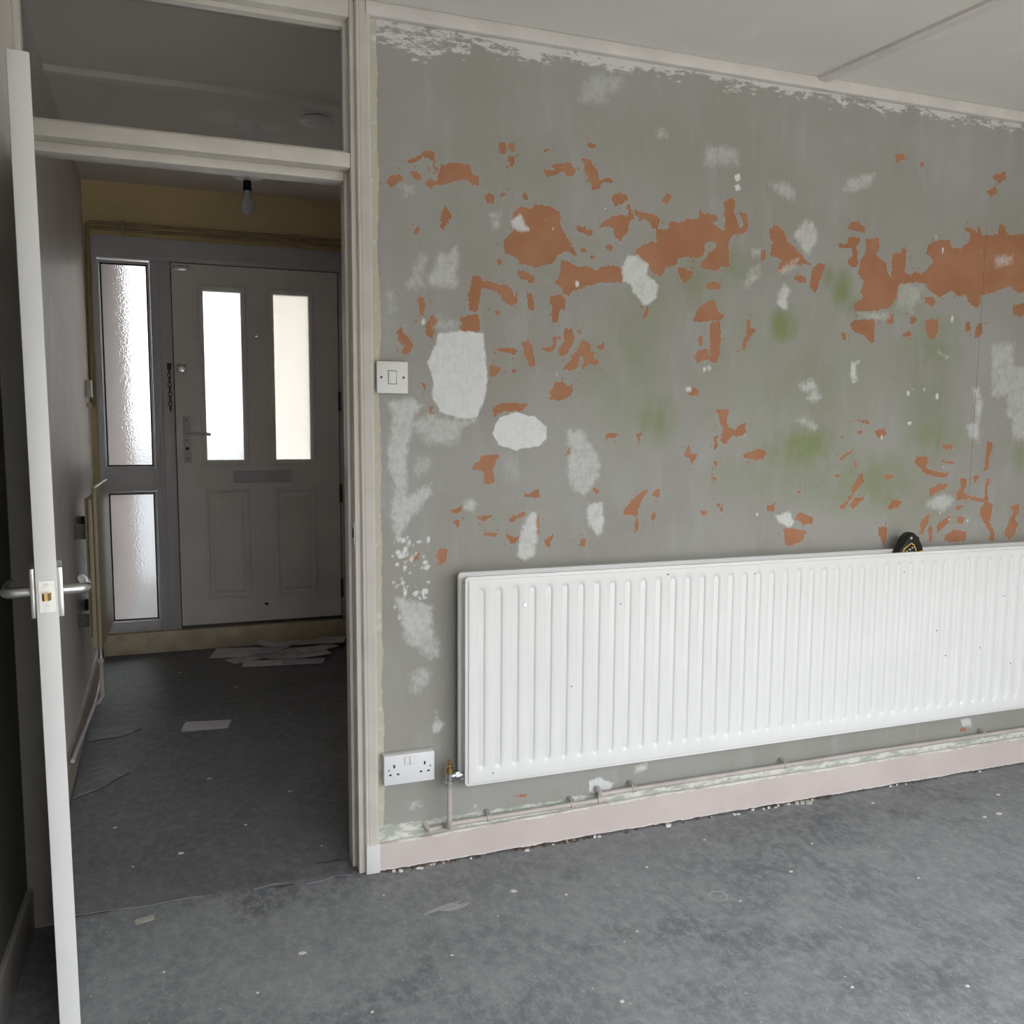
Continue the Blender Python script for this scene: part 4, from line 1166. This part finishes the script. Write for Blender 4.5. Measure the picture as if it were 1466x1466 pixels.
def crack(pts, w=.0028):
    up_, lo_ = [], []
    for i, (x, y) in enumerate(pts):
        ww = w*rnd.uniform(.5, 1.2)*(0.3 if i in (0, len(pts)-1) else 1)
        up_.append((x, y+ww)); lo_.append((x, y-ww))
    blob('crack', 0, 0, lo_+up_[::-1], .0006, 'hole', fl, 0)
crack([(-.432, 1.378), (-.40, 1.386), (-.37, 1.392), (-.34, 1.394), (-.315, 1.398), (-.29, 1.416), (-.268, 1.440), (-.240, 1.466)], .004)
crack([(-.418, .808), (-.395, .828), (-.375, .843), (-.350, .862), (-.328, .883), (-.305, .925), (-.285, .952), (-.255, .985)], .0032)
crack([(-.335, .020), (-.30, .026), (-.26, .021), (-.22, .027), (-.18, .020)], .0022)
crack([(.16, .004), (.20, -.002), (.24, .004), (.28, -.004), (.33, .002), (.38, -.006)], .0022)
crack([(.30, .10), (.33, .092), (.36, .098), (.39, .09)], .002)
ridge('threshold_ridge', [(-.34+i*.05, .028-.0025*i+rnd.uniform(-.008, .008)) for i in range(8)], .0035, .0050)
ridge('threshold_ridge', [(.12+i*.045, .012-.003*i+rnd.uniform(-.010, .010)) for i in range(7)], .004, .0055)

CHIPS = [(-.268, .534, .010), (-.072, .29, .014), (.28, .635, .009), (.019, .84, .012), (.79, -.236, .017), (1.351, -.485, .006), (2.409, -.317, .012), (2.137, -.11, .010),
         (.21, -.332, .016), (1.633, -.965, .010), (2.475, -.313, .018), (.92, -.30, .006), (1.20, -.24, .007), (1.58, -.40, .008), (1.02, -.52, .005), (1.9, -.55, .007),
         (.55, -.46, .007), (.33, -.60, .007), (.10, -.45, .006), (-.10, -.30, .006), (.86, -.75, .008), (1.38, -.88, .007), (2.2, -.75, .010), (.45, -.14, .006), (2.6, -.2, .012),
         (.6, -.95, .008), (1.75, -.28, .006), (1.45, -.15, .007), (.16, 1.95, .012), (-.10, 2.30, .012), (.12, .42, .007), (-.2, .25, .006), (.33, .2, .007)]
def chip(name, x, y, r, h, mat, seed):
    q = random.Random(seed); n = q.randint(5, 7); a0 = q.uniform(0, 6)
    st_ = q.uniform(.45, .9)
    pts = []
    for i in range(n):
        a = a0+2*math.pi*i/n; rr = r*q.uniform(.6, 1.1)
        pts.append((rr*math.cos(a), rr*math.sin(a)*st_))
    return blob(name, x, y, pts, h, mat)
for i, (x, y, r) in enumerate(CHIPS):
    tag(chip('paint_flake', x, y, r*.8, .0015, 'chip', i), 'tiny white paint flake on the dark floor', 'paint flake', 'paint flakes scattered over the floor')
for i in range(110):
    x = rnd.choice((rnd.uniform(.48, 2.9), rnd.gauss(1.05, .12), rnd.gauss(1.85, .10), rnd.gauss(.60, .08))); x = min(2.9, max(.47, x)); y = -.017-abs(rnd.gauss(0, .005))
    tag(chip('plaster_crumb', x, y-.004, rnd.uniform(.003, .009), rnd.uniform(.002, .006), 'crumb' if rnd.random() < .8 else 'chip', 100+i), 'crumb of rubble along the skirting foot', 'rubble', 'crumbs along the skirting foot')
for x, y, r, w_ in ((1.905, -.032, .012, 'middle'), (1.925, -.036, .015, 'rightmost'), (1.885, -.03, .009, 'leftmost')):
    tag(chip('plaster_lump', x, y-.004, r, .010, 'tape', int(x*1000)), w_+' of three pale plaster lumps against the skirting below the radiator', 'rubble', 'plaster lumps at the skirting')
tag(chip('plaster_lump', 1.388, -.034, .013, .009, 'chip', 77), 'white plaster lump at the skirting under the pipe coupler', 'rubble')
o = prism('tape_scrap', [(-.026, -.010), (.020, -.013), (.025, .010), (-.020, .014)], 0, .0008, 'tape', None, FLAT)
o.location = (-.153, -.052, 0); o.rotation_euler = (0, 0, .35)
tag(o, 'beige scrap of tape on the floor by the open door', 'tape scrap')
bm = bmesh.new()
n = 40; R1, R2 = .0225, .0255
A = [[bm.verts.new((r*math.cos(2*math.pi*i/n), r*math.sin(2*math.pi*i/n), z)) for i in range(n)] for r, z in ((R1, 0), (R1, .0006), (R2, .0006), (R2, 0))]
for a, b in ((0, 1), (1, 2), (2, 3), (3, 0)):
    for i in range(n): bm.faces.new([A[a][i], A[a][(i+1) % n], A[b][(i+1) % n], A[b][i]])
o = link('chalk_ring', bm, 'chalk'); o.location = (1.309, -.443, 0)
tag(o, 'pale ring mark on the floor before the radiator', 'floor mark')
o = prism('plaster_smear', [(-.07, -.012), (-.03, -.004), (.0, -.016), (.04, -.010), (.062, .006), (.02, .010), (.045, .022), (.0, .020), (-.03, .010), (-.055, .004)], 0, .0006, 'chalk', None, FLAT)
o.location = (.600, -.257, 0)
tag(o, 'chalky white smear on the floor in front of the socket', 'floor mark')

# ------------------------------------------------------------------ outdoors, front and back
tag(box('ground_front', -40, 40, 2.98, 70, -.10, -.04, 'paving'), 'paved front path outside the front door', 'ground', **S)
tag(box('wall_porch', -.80, -.452, 2.98, 5.40, -.04, 2.65, 'brick'), 'brown porch wall blurred behind the sidelight glass', 'wall', **S)
tag(box('porch_shade_canopy', -.80, 1.30, 2.98, 4.30, 2.65, 2.75, 'render'), 'unseen canopy added to shade the porch wall and front glass', 'shade canopy', **S)  # added out of view to darken the porch wall and glass
tag(box('wall_house_opposite', .80, 9.0, 11.0, 11.4, -.04, 5.2, 'render'), 'cream house front blurred behind the front door panes', 'wall', **S)
tag(box('ground_garden', -10, 14, -24, YN-.25, -.12, -.04, 'garden'), 'paved patio outside the opening that lights the room', 'ground', **S)
tag(box('sky_block_fence', -8, 12, -8.3, -8.2, -.04, 2.30, 'fence'), 'unseen wooden fence beyond the patio opening, raised to block low sky', 'fence', **S)  # unseen, sized and placed to keep low sky off the upper wall
